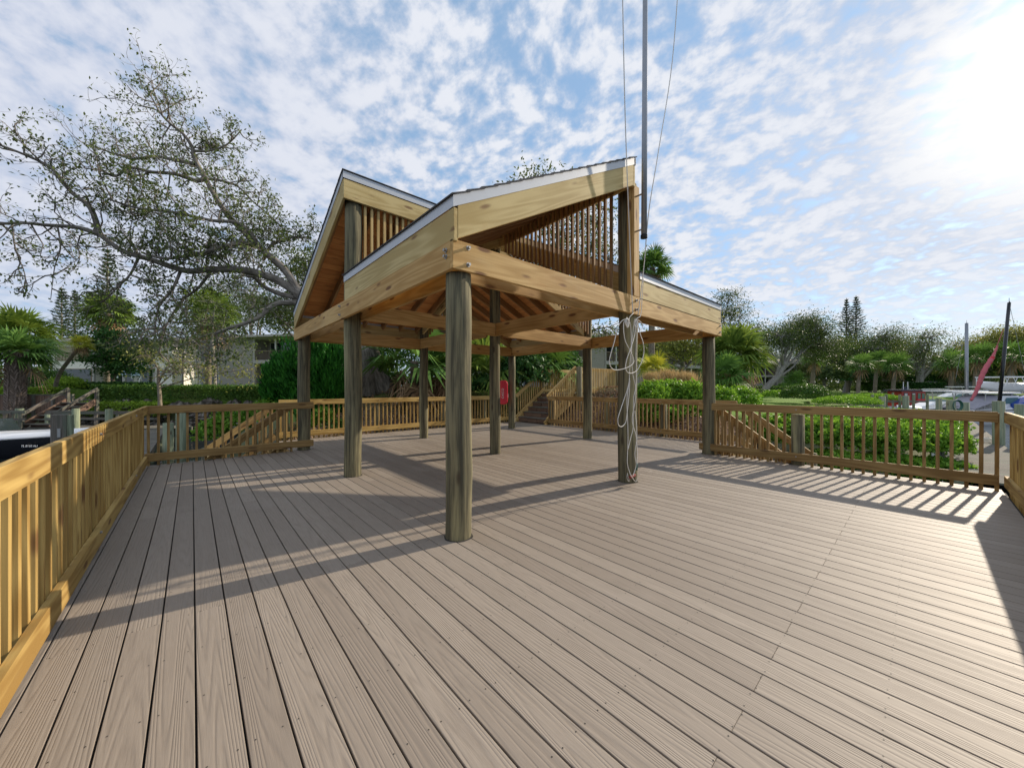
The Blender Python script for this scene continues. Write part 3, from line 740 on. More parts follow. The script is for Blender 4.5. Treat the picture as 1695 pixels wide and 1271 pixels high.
def red_cabinet():
    c = W(833, 649.5, 11.9); t = thing('extinguisher_cabinet', 'red rounded plastic cabinet with white upright lettering beside the centre post', 'cabinet', c, YAW*0+math.atan2(-cs, sn))
    def rr(w_, h_, r, y, n=6):
        pts = []
        for cx, cz, a0 in ((w_/2-r, h_/2-r, 0), (-w_/2+r, h_/2-r, 90), (-w_/2+r, -h_/2+r, 180), (w_/2-r, -h_/2+r, 270)):
            for q in range(n+1): a = R(a0+90*q/n); pts.append((cx+r*math.cos(a), y, cz+r*math.sin(a)))
        return pts
    MB().loft([rr(.27, .76, .10, -.085), rr(.29, .78, .11, -.06), rr(.29, .78, .11, .0)], close=True, capa=True, capb=True).build('cabinet_cover', M['red'], t, smooth=False, bevel=.01)
    MB().loft([rr(.30, .79, .11, .003), rr(.30, .79, .11, .09)], close=True, capa=True, capb=True).build('cabinet_back', M['red'], t)
    MB().box(-.02, .02, .09, .14, -.3, .3).build('wall_bracket', M['steel'], t)
    text_curve('CASCO', .10, 'lettering', M['whitep'], t, (-.01, -.088, -.03), (R(90), R(-90), 0))
    MB().box(.15, .166, -.02, .02, -.17, -.05).build('latch', M['white'], t)
red_cabinet()

# ------------------------------------------------------------------ plants
class Tree:
    def __init__(s): s.w = MB(); s.C = []; s.D = []; s.N = []
    def limb(s, pts, r0, r1, n=8, k=5):
        p = spline(pts, k); m = len(p)
        rr = [(r0+(r1-r0)*(i/(m-1))**.8) for i in range(m)]
        s.w.tube(p, rr, n, cap=False); return p, rr
    def leaves(s, p, d, n, sp, down=.2):
        c = np.array(p)+RNG.normal(size=(n, 3))*sp
        dd = rdir(n)*.9+np.array(d)*.8; dd[:, 2] -= down
        nn = rdir(n)*.8; nn[:, 2] += .7
        s.C.append(c); s.D.append(dd); s.N.append(nn)
    def branch(s, p, d, L, r, lev, lsp, nl, wob=.35, up=.1, nb=5):
        p = Vector(p); d = Vector(d).normalized(); k = 4; pts = [p]; q = d.copy()
        for i in range(k):
            q = (q+Vector(tuple(RNG.normal(size=3)))*wob+UP*up).normalized(); p = p+q*(L/k); pts.append(p)
        s.w.tube(pts, [r*(1-.75*i/k) for i in range(k+1)], 5 if lev > 0 else 3, cap=False)
        if lev == 0:
            for i in range(2, k+1): s.leaves(pts[i], q, max(1, int(nl*1.45*(i/k))), lsp*(.75 if i == k else 1))
            return
        for i in range(nb):
            f = .25+.75*(i+RNG.random())/nb; j = min(int(f*k), k-1); b = pts[j].lerp(pts[j+1], f*k-j)
            dd = ((pts[j+1]-pts[j]).normalized()*.7+Vector(tuple(RNG.normal(size=3)))*.75).normalized()
            s.branch(b, dd, L*(.5+.25*RNG.random()), r*.5, lev-1, lsp, nl, wob, up, nb)
        s.leaves(pts[-1], q, nl, lsp)
    def finish(s, name, label, cat, lm, bm, ln, wd, base, group=None):
        t = thing(name, label, cat, base, 0, group)
        b = Vector(base); s.w.v = [v-b for v in s.w.v]
        s.w.build('trunk', M[bm], t, smooth=True)
        C = np.concatenate(s.C)-np.array(b); n = len(C)
        leafmesh('crown', C, np.concatenate(s.D), np.concatenate(s.N), ln*(.7+.6*RNG.random(n)), wd*(.7+.6*RNG.random(n)), M[lm], t)
        return t

def big_oak():
    T = Tree(); P = lambda l: [W(*q) for q in l]
    base = W(622, 648, 14.6); base.z = gz(base.x, base.y)-.2
    tr, _ = T.limb([W(640, 655, 14.6), W(628, 620, 14.6), W(606, 570, 14.6), W(585, 535, 14.6), W(550, 508, 14.5), W(520, 498, 14.4), W(492, 486, 14.3)], .40, .27, 12)
    T.limb([W(606, 655, 14.4), W(607, 610, 14.4), W(602, 575, 14.5), W(585, 540, 14.6)], .40, .30, 12)
    T.limb([W(592, 545, 14.6), W(600, 500, 14.9), W(640, 440, 15.3), W(690, 400, 15.8)], .3, .12, 10)
    limbs = []
    def L(l, r0, r1, sp, ln, lev=2, nl=10, f0=.2, up=.12, n=8): limbs.append((T.limb(P(l), r0, r1, n)[0], sp, ln, lev, nl, f0, up))
    L([(500, 492, 14.3), (470, 470, 14.3), (440, 456, 14.2), (400, 447, 14.), (350, 446, 13.9), (315, 449, 13.8), (285, 442, 13.6), (250, 430, 13.5), (205, 416, 13.3), (165, 389, 13.2)], .17, .075, 26, 1.7, nl=13)
    L([(165, 389, 13.2), (150, 345, 13.1), (118, 318, 13.0), (85, 279, 12.9), (40, 256, 12.7), (-15, 235, 12.5)], .095, .03, 17, 1.4, f0=.05)
    L([(165, 389, 13.2), (130, 377, 13.1), (80, 373, 13.), (30, 369, 12.9), (-30, 374, 12.7)], .09, .04, 14, 1.5, up=-.02, f0=.05)
    L([(498, 490, 14.3), (472, 448, 14.4), (434, 414, 14.5), (400, 380, 14.6), (372, 350, 14.8), (339, 294, 15.), (322, 262, 15.1), (318, 244, 15.1), (304, 223, 15.1), (283, 206, 15.1), (266, 188, 15.1), (253, 165, 15.1), (243, 147, 15.1)], .16, .02, 32, 1.35, nl=10, f0=.22)
    L([(339, 296, 15.), (324, 299, 14.8), (289, 288, 14.5), (251, 285, 14.2), (215, 278, 14.), (190, 292, 13.8), (165, 280, 13.6)], .10, .03, 15, 1.3)
    L([(324, 272, 15.1), (289, 265, 15.4), (256, 259, 15.7), (224, 263, 16), (190, 255, 16.2), (150, 240, 16.4)], .09, .03, 14, 1.3)
    L([(322, 250, 15.1), (345, 250, 15.2), (375, 240, 15.3), (400, 215, 15.4)], .06, .02, 8, 1.0, nl=8)
    L([(339, 296, 15.), (370, 300, 15.3), (395, 310, 15.6), (420, 335, 15.8), (450, 360, 16), (470, 380, 16)], .06, .02, 12, 1.1, nl=10)
    L([(430, 410, 14.5), (400, 402, 14.), (369, 409, 13.6), (324, 421, 13.4), (274, 428, 13.2), (240, 420, 13)], .10, .04, 18, 1.5, nl=15)
    L([(434, 414, 14.5), (400, 372, 14.1), (350, 365, 13.7), (290, 352, 13.4), (230, 345, 13.2), (180, 330, 13)], .09, .03, 20, 1.4, nl=14)
    L([(496, 494, 14.3), (462, 486, 14.5), (436, 474, 14.7), (418, 458, 14.9), (380, 440, 15.2), (330, 400, 15.6)], .11, .04, 15, 1.5, nl=13)
    L([(494, 501, 14.2), (462, 502, 13.9), (445, 511, 13.7), (427, 526, 13.5), (400, 537, 13.3), (374, 545, 13.2), (355, 553, 13.1)], .12, .045, 8, 1.0, nl=7, up=-.05, f0=.35)
    L([(436, 430, 14.5), (450, 405, 14.7), (475, 395, 15), (500, 390, 15.2)], .07, .03, 12, 1.2, nl=14)
    L([(20, 370, 12.9), (25, 410, 12.8), (40, 450, 12.8), (45, 480, 12.8)], .03, .008, 7, .7, 1, 6, up=-.15)
    L([(95, 374, 13.), (100, 410, 12.9), (90, 445, 12.9), (84, 495, 12.9)], .03, .008, 7, .7, 1, 6, up=-.15)
    L([(300, 446, 13.8), (285, 480, 13.5), (262, 510, 13.3), (255, 560, 13.2)], .06, .02, 9, 1.2, 2, 10, up=-.12)
    L([(230, 425, 13.4), (215, 455, 13.1), (190, 480, 13), (170, 500, 13)], .05, .015, 9, 1.1, 2, 9, up=-.1)
    L([(350, 447, 13.9), (330, 475, 14.2), (300, 500, 14.5), (275, 540, 14.8), (262, 590, 15)], .06, .02, 10, 1.3, 2, 10, up=-.12)
    for pts, n, ln, lev, nl, f0, up in limbs:
        m = len(pts)
        for i in range(n):
            f = f0+(1-f0)*(i+RNG.random())/n; j = min(int(f*(m-1)), m-2); b = pts[j]
            td = (pts[j+1]-pts[j]).normalized()
            d = td*.55+Vector(tuple(RNG.normal(size=3)))*.8+UP*(.25 if up > 0 else -.3)
            T.branch(b, d, ln*(.6+.6*RNG.random()), .028, lev, .07, max(1, int(nl*.19)), .33, up, 4)
    T.finish('oak_tree', 'huge live oak with sparse leaves and long limbs reaching left over the dock', 'tree', 'oak', 'bark', .135, .062, base)
big_oak()

def gen_tree(name, label, cat, base, blobs, trunk_top, r, lm, bm, ln, nclus, per, sp, group=None, lean=None, wd=.45, nlimb=12, vis=.5, leafless=0):
    if ln > .3: ln *= .62; per = int(per*2.1)
    """tree from a base, a trunk top and crown blobs [(centre, radii)]; clusters of leaves at the ends of real limbs"""
    T = Tree(); base = Vector(base); top = Vector(trunk_top)
    mid = base.lerp(top, .5)+Vector((RNG.normal()*r*.4, RNG.normal()*r*.4, 0))
    tr, _ = T.limb([base-UP*.5, base+(mid-base)*.3, mid, top], r, r*.6, 9)
    tot = sum(b[1][0]*b[1][1]*b[1][2] for b in blobs); hubs = []
    for c, rad in blobs:
        c = Vector(c); n = max(2, int(nlimb*rad[0]*rad[1]*rad[2]/tot))
        for i in range(n):
            v = rdir(1)[0]; e = c+Vector((v[0]*rad[0], v[1]*rad[1], abs(v[2])*rad[2]*.8-.15*rad[2]))*.75
            st = tr[int(len(tr)*(.6+.39*RNG.random()))-1]
            m1 = st.lerp(e, .45)+Vector(tuple(RNG.normal(size=3)))*.06*(e-st).length
            p, _ = T.limb([st, m1, e], r*.42, r*.08, 6, 4); hubs.append(p)
        k = max(3, int(nclus*rad[0]*rad[1]*rad[2]/tot))
        for i in range(k):
            v = rdir(1)[0]; q = (RNG.random()**.45)
            e = c+Vector((v[0]*rad[0], v[1]*rad[1], v[2]*rad[2]))*q
            h = min((pp for pp in hubs[-n:]), key=lambda pp: (pp[-1]-e).length); s0 = min(h[len(h)//3:], key=lambda g: (g-e).length)
            T.w.tube([s0, s0.lerp(e, .55)+Vector(tuple(RNG.normal(size=3)))*.08*rad[0], e], [r*.09, r*.06, r*.02], 3, cap=False)
            if RNG.random() < leafless: continue
            nl = int(per*(.4+1.2*RNG.random())); s = sp*(.6+.8*RNG.random())
            cc = np.array(e)+RNG.normal(size=(nl, 3))*np.array((s, s, s*.55))
            T.C.append(cc); dd = rdir(nl); dd[:, 2] -= .2; T.D.append(dd); nn = rdir(nl)*.7; nn[:, 2] += .8; T.N.append(nn)
    return T.finish(name, label, cat, lm, bm, ln, ln*wd, base, group)

def fan_quads(center, d, size, nseg, droop, out):
    d = Vector(d).normalized(); side = d.cross(UP)
    if side.length < .05: side = Vector((1, 0, 0))
    side.normalize(); nrm = side.cross(d).normalized()
    roll = RNG.normal()*.35; side, nrm = side*math.cos(roll)+nrm*math.sin(roll), nrm*math.cos(roll)-side*math.sin(roll)
    pet = size*(.55+.3*RNG.random()); hub = Vector(center)+d*pet-UP*droop*pet*.2
    s2 = Vector(center).cross(d)
    wp = side*size*.014
    out.append([Vector(center)-wp, hub-wp, hub+wp, Vector(center)+wp])
    for i in range(nseg):
        a = R(-135+270*i/(nseg-1)+RNG.normal()*2.5); Ls = size*(.62+.3*math.cos(a*.6))*(.9+.2*RNG.random())
        v = d*math.cos(a)+side*math.sin(a)
        fold = nrm*(.28*abs(math.sin(a)))
        q = (v+fold*.8).normalized(); w_ = q.cross(nrm).normalized()*size*.044
        mid = hub+q*Ls*.55; tip = hub+q*Ls-UP*droop*Ls*(.35+.25*RNG.random())
        out.append([hub, mid+w_, tip, mid-w_])
def palm(name, label, base, crown, size, nf, lm='palm', group=None, r=.16, dead=8, boots=False, nseg=24, trunk=True, cat='palm tree'):
    base, crown = Vector(base), Vector(crown); t = thing(name, label, cat, base, 0, group)
    if trunk:
        mid = base.lerp(crown, .5)+Vector((0, 0, 0)); bend = (crown-base); bend.z = 0
        pts = spline([base-UP*.4, base.lerp(crown, .3)-bend*.10, base.lerp(crown, .65)-bend*.06, crown-UP*size*.05], 5); m = len(pts)
        tb = MB(); tb.tube([p-base for p in pts], [r*(1.12-.15*i/m) for i in range(m)], 12); tb.build('trunk', M['palmtrunk'], t, smooth=True)
        if boots:
            mb = MB()
            n = int((crown-base).length/.075)
            for i in range(n):
                f = i/n; p = base.lerp(crown, f)-base
                for k in range(4):
                    a = k*math.pi/2+(i % 2)*math.pi/4+RNG.normal()*.06; o = Vector((math.cos(a), math.sin(a), 0)); tn = Vector((-o.y, o.x, 0))
                    for sg in (-1, 1): mb.beam(p+o*r*1.02, p+o*r*1.42+tn*sg*.10+UP*.24, .05, .022, up=o)
            mb.build('leaf_boots', M['boot'], t)
    out = []
    for i in range(nf):
        el = math.asin(-.45+1.42*((i+.5)/nf)); az = i*2.39996+RNG.normal()*.2
        d = (math.cos(az)*math.cos(el), math.sin(az)*math.cos(el), math.sin(el))
        fan_quads(crown-base, d, size*(.52+.12*RNG.random()), nseg, .25+.55*(1-max(0, math.sin(el))), out)
    quads('crown', np.array([[tuple(v) for v in q] for q in out]).reshape(-1, 3), M[lm], t)
    if dead:
        out = []
        for i in range(dead):
            az = i*2.39996+RNG.normal()*.3; el = R(-62+RNG.normal()*12); d = (math.cos(az)*math.cos(el), math.sin(az)*math.cos(el), math.sin(el))
            fan_quads(crown-base-UP*size*.06, d, size*(.42+.14*RNG.random()), max(12, nseg-8), 1.3, out)
        quads('dead_fronds', np.array([[tuple(v) for v in q] for q in out]).reshape(-1, 3), M['dead'], t)
    return t
def norfolk(label, base, H, rad, group=None, dens=1.):
    base = Vector(base); t = thing('norfolk_pine', label, 'pine tree', base, 0, group)
    w_ = MB(); w_.tube([(0, 0, 0), (0, 0, H)], [H*.014, H*.003], 7); C = []; Dv = []; Nv = []
    nw = int(H/.85)
    for i in range(nw):
        z = H*(.18+.82*i/nw); rr = rad*(1-(i/nw)**1.25)*(.75+.3*RNG.random())+.15
        for k in range(6):
            a = k*math.pi/3+i*.7+RNG.normal()*.12; d = Vector((math.cos(a), math.sin(a), .22)); L = rr*(.8+.35*RNG.random())
            w_.tube([(0, 0, z), d*L*.6+UP*z, d*L+UP*(z+.12*L)], [H*.0025, H*.002, .02], 3, cap=False)
            n = int((16+10*L)*dens); f = RNG.random(n)**.7
            c = np.array([tuple(UP*z+d*L*q+UP*.1*L*q*q) for q in f])+RNG.normal(size=(n, 3))*.13
            C.append(c); dd = rdir(n)*.55+np.array(d); dd[:, 2] += .3; Dv.append(dd); Nv.append(rdir(n))
    w_.build('trunk', M['bark'], t, smooth=True)
    C = np.concatenate(C); n = len(C); leafmesh('crown', C, np.concatenate(Dv), np.concatenate(Nv), .62*(.7+.5*RNG.random(n)), .15, M['pine'], t)
def bush(name, label, c, rad, n, ln, mat, wd=.5, shape='ell', cat='shrub', group=None, upw=.3, inner=.55, rough=.16):
    c = np.array(c, float); rad = np.array(rad, float)
    if shape == 'ell':
        v = rdir(n); v[:, 2] = np.where(v[:, 2] < -.25, -v[:, 2], v[:, 2]); sN = v.copy()
        lump = 1+rough*np.sin(v[:, 0]*7+c[0]*3)*np.sin(v[:, 1]*6.3+c[1])*np.cos(v[:, 2]*5.1)+rough*.6*np.sin(v[:, 0]*15+v[:, 1]*13)
        q = (inner+(1-inner)*RNG.random(n)**.5)*lump; p = v*q[:, None]*rad
    else:
        u = RNG.random((n, 3))*2-1; f = RNG.integers(0, 5, n)
        sN = np.zeros((n, 3)); a = RNG.random(n)**2*.5
        for k, (ax, sg) in enumerate(((2, 1), (0, 1), (0, -1), (1, 1), (1, -1))):
            m = f == k
            if k == 0: m = m | (RNG.random(n) < .25)
            u[m, ax] = sg*(1-a[m]); sN[m] = 0; sN[m, ax] = sg
        p = u*rad+RNG.normal(size=(n, 3))*.05; p[:, 2] += .10*np.sin(u[:, 0]*rad[0]*2.2)*rad[2]*.5
    d = rdir(n)*.9+sN*.5; d[:, 2] += upw; nn = sN*.7+rdir(n)*.6; nn[:, 2] += .35
    o = leafmesh(name, p, d, nn, ln*(.65+.7*RNG.random(n)), ln*wd*(.7+.6*RNG.random(n)), M[mat])
    o.location = c; return tag(o, label, cat, group)

# ------------------------------------------------------------------ planting
G = lambda px, Z, dz=0: (lambda v: Vector((v.x, v.y, gz(v.x, v.y)+dz)))(W(px, 640, Z))
def WZ_(px, py, Z): return W(px, py, Z)
pg = 'cabbage palms on the left bank'
palm('cabbage_palm', 'short palm with criss-cross bark at the left edge behind the dock', G(25, 18.6), W(27, 583, 18.6), 1.85, 32, 'palmb', pg, r=.25, dead=2, boots=True)
palm('cabbage_palm', 'palm with a wide yellow-green crown at the far left edge', G(48, 23), W(36, 552, 23), 2.3, 40, 'palm', pg, r=.2, dead=4)
palm('cabbage_palm', 'leaning palm with a small yellow crown in front of the pale building', W(88, 644, 20.5), W(135, 568, 20.5), 0.72, 22, 'palmy', pg, r=.085, dead=5)
palm('cabbage_palm', 'tall palm with a skirt of brown fronds above the round dark tree', G(178, 27), W(180, 517, 27), 2.1, 38, 'palm', pg, r=.2, dead=16)
palm('cabbage_palm', 'palm half hidden behind the low oak limb left of the shelter', G(345, 27), W(348, 520, 27), 2.6, 30, 'palm', pg, r=.2, dead=14)
pg2 = 'fan palms behind the shelter'
palm('fan_palm', 'low fan palm with stiff green leaves seen between the left posts', G(686, 14.3, -.1), W(686, 592, 14.3), 2.5, 18, 'palmb', pg2, r=.16, dead=9)
palm('fan_palm', 'fan palm with a thick skirt of dead brown leaves seen beside the nearest post', G(739, 14.6, -.1), W(738, 608, 14.6), 1.6, 8, 'palmb', pg2, r=.15, dead=26)
palm('fan_palm', 'taller fan palm whose leaves show under the shelter roof', G(748, 19), W(746, 515, 19), 2.7, 30, 'palmb', pg2, r=.18, dead=10)
palm('fan_palm', 'fine leaved palm behind the red cabinet', G(795, 15.5, -.2), W(800, 620, 15.5), 2.2, 24, 'palm', pg2, r=.12, dead=0, trunk=False)
palm('fan_palm', 'clump of dark palm leaves left of the stairs', G(900, 17, -.2), W(905, 605, 17), 2.0, 24, 'palmb', pg2, r=.12, dead=0, trunk=False)
pg3 = 'palms on the right bank'
palm('tall_palm', 'tall palm rising just right of the shelter ridge', G(1078, 22), W(1080, 442, 22), 1.55, 34, 'palmb', pg3, r=.17, dead=6)
palm('round_palm', 'large palm with a full drooping skirt right of the right corner post', G(1216, 22), W(1214, 585, 22), 2.35, 46, 'palm', pg3, r=.2, dead=14)
palm('round_palm', 'dark palm under the oak just right of the right corner post', G(1196, 20), W(1197, 622, 20), 1.7, 22, 'palmb', pg3, r=.15, dead=4, trunk=False)
palm('small_cycad', 'bright light green cycad in front of the grey building', W(1078, 640, 19), W(1080, 609, 19), 1.15, 20, 'palmy', None, r=.06, dead=0, cat='cycad')
for px, py, Z, s, lab in ((1424, 604, 62, 2.7, 'left palm of the three on the far bank behind the hedge'), (1452, 596, 66, 2.8, 'middle palm of the three on the far bank behind the hedge'), (1482, 603, 60, 2.7, 'right palm of the three on the far bank behind the hedge'), (1407, 585, 74, 2.7, 'dark palm under the two tall pines'),
                         (1577, 600, 58, 2.9, 'dark palm left of the silver mast'), (1618, 590, 52, 3.0, 'palm between the two boat masts'), (1674, 588, 50, 3.1, 'palm right of the black mast'), (1348, 592, 56, 2.4, 'palm behind the dark rounded hedge bush')):
    b = G(px-4, Z); palm('bank_palm', lab, b, W(px, py, Z), s, 30, 'palmb', pg3, r=.26, dead=5, nseg=16)
palm('spreading_palm', 'low bushy palm just right of the right hand building', G(1316, 52), W(1316, 630, 52), 2.1, 30, 'palmb', None, r=.2, dead=0, trunk=False, nseg=16)

norfolk('left one of two thin dark pines above the pale building', G(102, 85), W(102, 476, 85).z-1.2, 3.8, 'pines on the left skyline', .6)
norfolk('right one of two thin dark pines above the pale building', G(124, 88), W(124, 480, 88).z-1.2, 3.4, 'pines on the left skyline', .6)
norfolk('big pine seen through the oak twigs above the brown skirted palm', G(178, 62), W(178, 412, 62).z-1.2, 4.2, 'pines on the left skyline', .42)
norfolk('left one of two tall pines on the right skyline', G(1401, 105), W(1402, 489, 105).z-1, 4.2, 'pines on the right skyline', .6)
norfolk('right and taller one of two tall pines on the right skyline', G(1417, 107), W(1417, 485, 107).z-1, 5.0, 'pines on the right skyline', .6)

def E3(px, py, Z, wpx, hpx, depth=None):               # crown blob given by its size in the photo
    k = Z/FPX; r = wpx*k; return (W(px, py, Z), (r if depth is None else depth, r, hpx*k))
gen_tree('bay_tree', 'round dark glossy tree in front of the pale building', 'tree', G(188, 24), [E3(190, 580, 24, 40, 42), E3(205, 600, 23.5, 32, 25)], W(188, 600, 24), .14, 'shrubd', 'bark', .22, 150, 34, .34)
gen_tree('oak_sapling', 'thin leaning young tree with pale bark below the oak limb', 'tree', W(355, 636, 22), [E3(300, 560, 22, 50, 50), E3(250, 560, 22, 40, 50), E3(345, 520, 22, 42, 42), E3(385, 575, 22, 38, 45)], W(350, 560, 22), .15, 'oak', 'bark2', .18, 260, 15, .36, leafless=.2)
gen_tree('oak_sapling', 'pale twiggy tree with bare vines over the rubble wall', 'tree', W(265, 660, 19), [E3(270, 600, 19, 50, 38), E3(330, 610, 19, 45, 32), E3(400, 620, 19.5, 35, 24)], W(262, 610, 19), .10, 'oaklight', 'twig', .16, 200, 8, .36, leafless=.45)
gen_tree('oak_tree', 'dense oak directly behind the left shed roof', 'tree', G(520, 27), [E3(500, 440, 27, 45, 38), E3(540, 470, 27, 50, 50), E3(470, 520, 27, 50, 40)], W(525, 540, 27), .4, 'oak', 'bark', .24, 230, 30, .5)
gen_tree('oak_tree', 'tall open oak behind the shelter showing through the ridge balusters', 'tree', G(930, 23), [E3(880, 330, 23, 60, 45), E3(960, 370, 23, 70, 60), E3(1010, 450, 23, 60, 60), E3(900, 450, 23, 70, 60), E3(1010, 555, 23, 60, 26)], W(930, 510, 23), .34, 'oak', 'bark', .2, 420, 22, .5)
gen_tree('oak_tree', 'oak with drooping olive leaves in front of the grey building', 'tree', W(1132, 636, 30), [E3(1090, 570, 30, 45, 22), E3(1140, 575, 30, 40, 26), E3(1060, 590, 30, 30, 20), E3(1175, 560, 30, 30, 30)], W(1128, 585, 30), .26, 'oaklight', 'bark', .26, 230, 24, .55)
gen_tree('oak_tree', 'leafy oak standing right behind the right eave', 'tree', G(1210, 40), [E3(1205, 520, 40, 26, 36), E3(1235, 560, 40, 34, 25)], W(1212, 570, 40), .3, 'oakdark', 'bark', .32, 150, 26, .7)
gen_tree('oak_tree', 'leaning grey oak in front of the right hand building', 'tree', W(1262, 648, 50), [E3(1330, 550, 52, 40, 28), E3(1285, 562, 50, 40, 20), E3(1356, 578, 52, 32, 20), E3(1240, 568, 50, 28, 20), E3(1335, 535, 53, 25, 14)], W(1300, 598, 50.5), .5, 'oakdark', 'bark2', .40, 420, 26, .9)
gen_tree('oak_tree', 'wide grey-green oak below the two tall pines', 'tree', G(1400, 76), [E3(1365, 574, 76, 36, 24), E3(1430, 584, 76, 50, 22), E3(1462, 566, 76, 34, 26), E3(1395, 590, 75, 50, 22)], W(1400, 590, 76), .7, 'oakdark', 'bark2', .55, 430, 26, 1.2)
gen_tree('spreading_tree', 'sparse tree with bare curving limbs behind the red cabin boat', 'tree', G(1516, 66), [E3(1545, 560, 66, 24, 16), E3(1515, 580, 66, 26, 20), E3(1560, 600, 66, 34, 24), E3(1590, 575, 66, 28, 12), E3(1500, 600, 66, 22, 22)], W(1520, 600, 66), .7, 'oak', 'bark2', .5, 330, 17, 1.0, leafless=.25)
gen_tree('spreading_tree', 'yellow-green broad tree at the right edge behind the boat masts', 'tree', G(1668, 60), [E3(1665, 566, 60, 32, 24), E3(1690, 570, 60, 32, 28), E3(1640, 575, 60, 24, 18)], W(1668, 590, 60), .6, 'oaklight', 'bark', .5, 330, 30, 1.0)
gen_tree('oak_tree', 'dark oak behind the middle building left of the shelter', 'tree', G(420, 52), [E3(400, 500, 52, 60, 40), E3(460, 520, 52, 50, 30)], W(420, 560, 52), .5, 'oakdark', 'bark', .4, 200, 26, 1.)
for px, Z, ys, hs, lab, mt in ((1262, 102, 592, 26, 'mid green tree filling the gap left of the leaning oak', 'oak'), (1310, 104, 588, 30, 'dark round tree behind the leaning oak', 'oakdark'), (1365, 84, 590, 36, 'olive tree behind the far palms', 'oak'), (1440, 88, 598, 34, 'tree filling the skyline right of the two tall pines', 'oakdark'), (1485, 84, 578, 38, 'grey green tree left of the sparse limbed tree', 'oak'), (1600, 78, 595, 34, 'dark tree behind the silver mast', 'oakdark'), (1640, 82, 590, 40, 'tree behind the pink sail', 'oak')):
    gen_tree('broadleaf_tree', lab, 'tree', G(px, Z), [E3(px, ys, Z, 34, hs*.75), E3(px+14, ys+22, Z-1, 34, 20), E3(px-20, ys+24, Z-1, 28, 18)], W(px, ys+20, Z), .45, mt, 'bark2', .5, 260, 26, 1.15)
for px, Z, y, w_, h, lab, mt in ((1232, 62, 636, 10, 8, 'dim undergrowth left of the right hand building', 'oakdark'), (1300, 66, 639, 14, 4, 'low bushes in front of the right hand building', 'hedge'), (1372, 66, 622, 34, 18, 'undergrowth behind the rounded hedge bush', 'oakdark'), (1420, 72, 626, 36, 15, 'dark undergrowth behind the palm trunks', 'shrubd'), (1470, 74, 622, 30, 18, 'thick undergrowth right of the palm trunks', 'oakdark'), (1530, 70, 628, 30, 13, 'low dark bushes under the sparse limbed tree', 'shrubd'), (1590, 66, 620, 34, 20, 'bushes behind the white boats', 'oakdark'), (1650, 64, 618, 40, 22, 'thick bushes behind the black mast', 'oakdark'), (1690, 60, 622, 26, 22, 'dark bush at the right edge behind the boats', 'shrubd')):
    k = Z/FPX; bush('thicket', lab, W(px, y, Z), (w_*k, w_*k*.7, h*k), 1700, .55, mt, group='undergrowth on the far bank')
# the far wood that closes every gap on the skyline
def far_wood():
    C = []; Dv = []; Nv = []
    for i in range(520):
        px = -250+2200*(i+RNG.random())/520; Z = 95+45*RNG.random(); X = (px-847.5)/FPX
        h = 2.5+5.0*RNG.random()+3*math.sin(px*.013)+ (2 if px < 400 else 0); c = W(px, 640, Z); n = 70
        p = np.array(c)+RNG.normal(size=(n, 3))*np.array((2.2, 2.2, 0)); p[:, 2] = .5+(h)*RNG.random(n)
        C.append(p); Dv.append(rdir(n)); q = rdir(n)*.7; q[:, 2] += .6; Nv.append(q)
    C = np.concatenate(C); n = len(C); o = leafmesh('far_wood', C, np.concatenate(Dv), np.concatenate(Nv), 1.1, .7, M['oakdark'])
    tag(o, 'far belt of dark trees closing the skyline', 'wood', kind='stuff')
far_wood()

# conifer bush, hedges, shrubs
def conifer():
    C = []; Dv = []
    for px, py, Z, w_, h in ((505, 620, 12.6, 44, 75), (545, 628, 12.5, 34, 62), (470, 632, 12.8, 30, 48), (530, 600, 12.8, 32, 62), (560, 640, 12.6, 22, 30), (455, 645, 12.7, 20, 26)):
        k = Z/FPX; c = np.array(W(px, py, Z)); n = 3600; v = rdir(n); q = .55+.45*RNG.random(n)**.5
        lump = 1+.16*np.sin(v[:, 0]*9+px)*np.cos(v[:, 2]*8)+.1*np.sin(v[:, 1]*17)
        p = c+v*(q*lump)[:, None]*np.array((w_*k, w_*k, h*k)); C.append(p)
        d = v*.55+rdir(n)*.35; d[:, 2] += .95; Dv.append(d)
    C = np.concatenate(C); C[:, 2] = np.maximum(C[:, 2], .25+.3*RNG.random(len(C))); D_ = np.concatenate(Dv); n = len(C); b = W(510, 660, 12.6)
    t = thing('conifer_bush', 'dense dark green conifer bush behind the back left railing', 'shrub', b)
    leafmesh('foliage', C-np.array(b), D_, rdir(n), .20*(.6+.8*RNG.random(n)), .045, M['conifer'], t)
    MB().tube([(0, 0, -1.2), (0, 0, 1.2)], .09, 8).build('trunk', M['bark'], t)
conifer()
def hedge_px(label, px0, px1, Z, ytop, ybot, depth, n, mat, ln=.12, name='hedge', Z1=None, wd=.55):
    Z1 = Z1 or Z; a, b = W(px0, ytop, Z), W(px1, ytop, Z1); k = b-a; k.z = 0; L = k.length; top = (a.z+b.z)/2; bot = W(px0, ybot, Z).z
    o = bush(name, label, (0, 0, 0), (L/2, depth/2, (top-bot)/2), n, ln, mat, shape='box', cat='hedge', wd=wd)
    c = (a+b)/2; nrm = Vector((-k.y, k.x, 0)).normalized()
    if nrm.dot(c) < 0: nrm = -nrm
    c = c+nrm*depth/2; c.z = (top+bot)/2; o.location = c; o.rotation_euler = (0, 0, math.atan2(k.y, k.x)); return o
hedge_px('long clipped green hedge on top of the rubble wall on the left', 150, 452, 20.3, 639, 661, 1.5, 15000, 'hedge')
hedge_px('dark hedge on the bank behind the leaning palm', 95, 225, 22.5, 634, 652, 1.4, 7000, 'shrubd')
hedge_px('bright low hedge strip along the dock at the left', 125, 255, 19.6, 667, 687, .9, 6000, 'yhedge', .10)
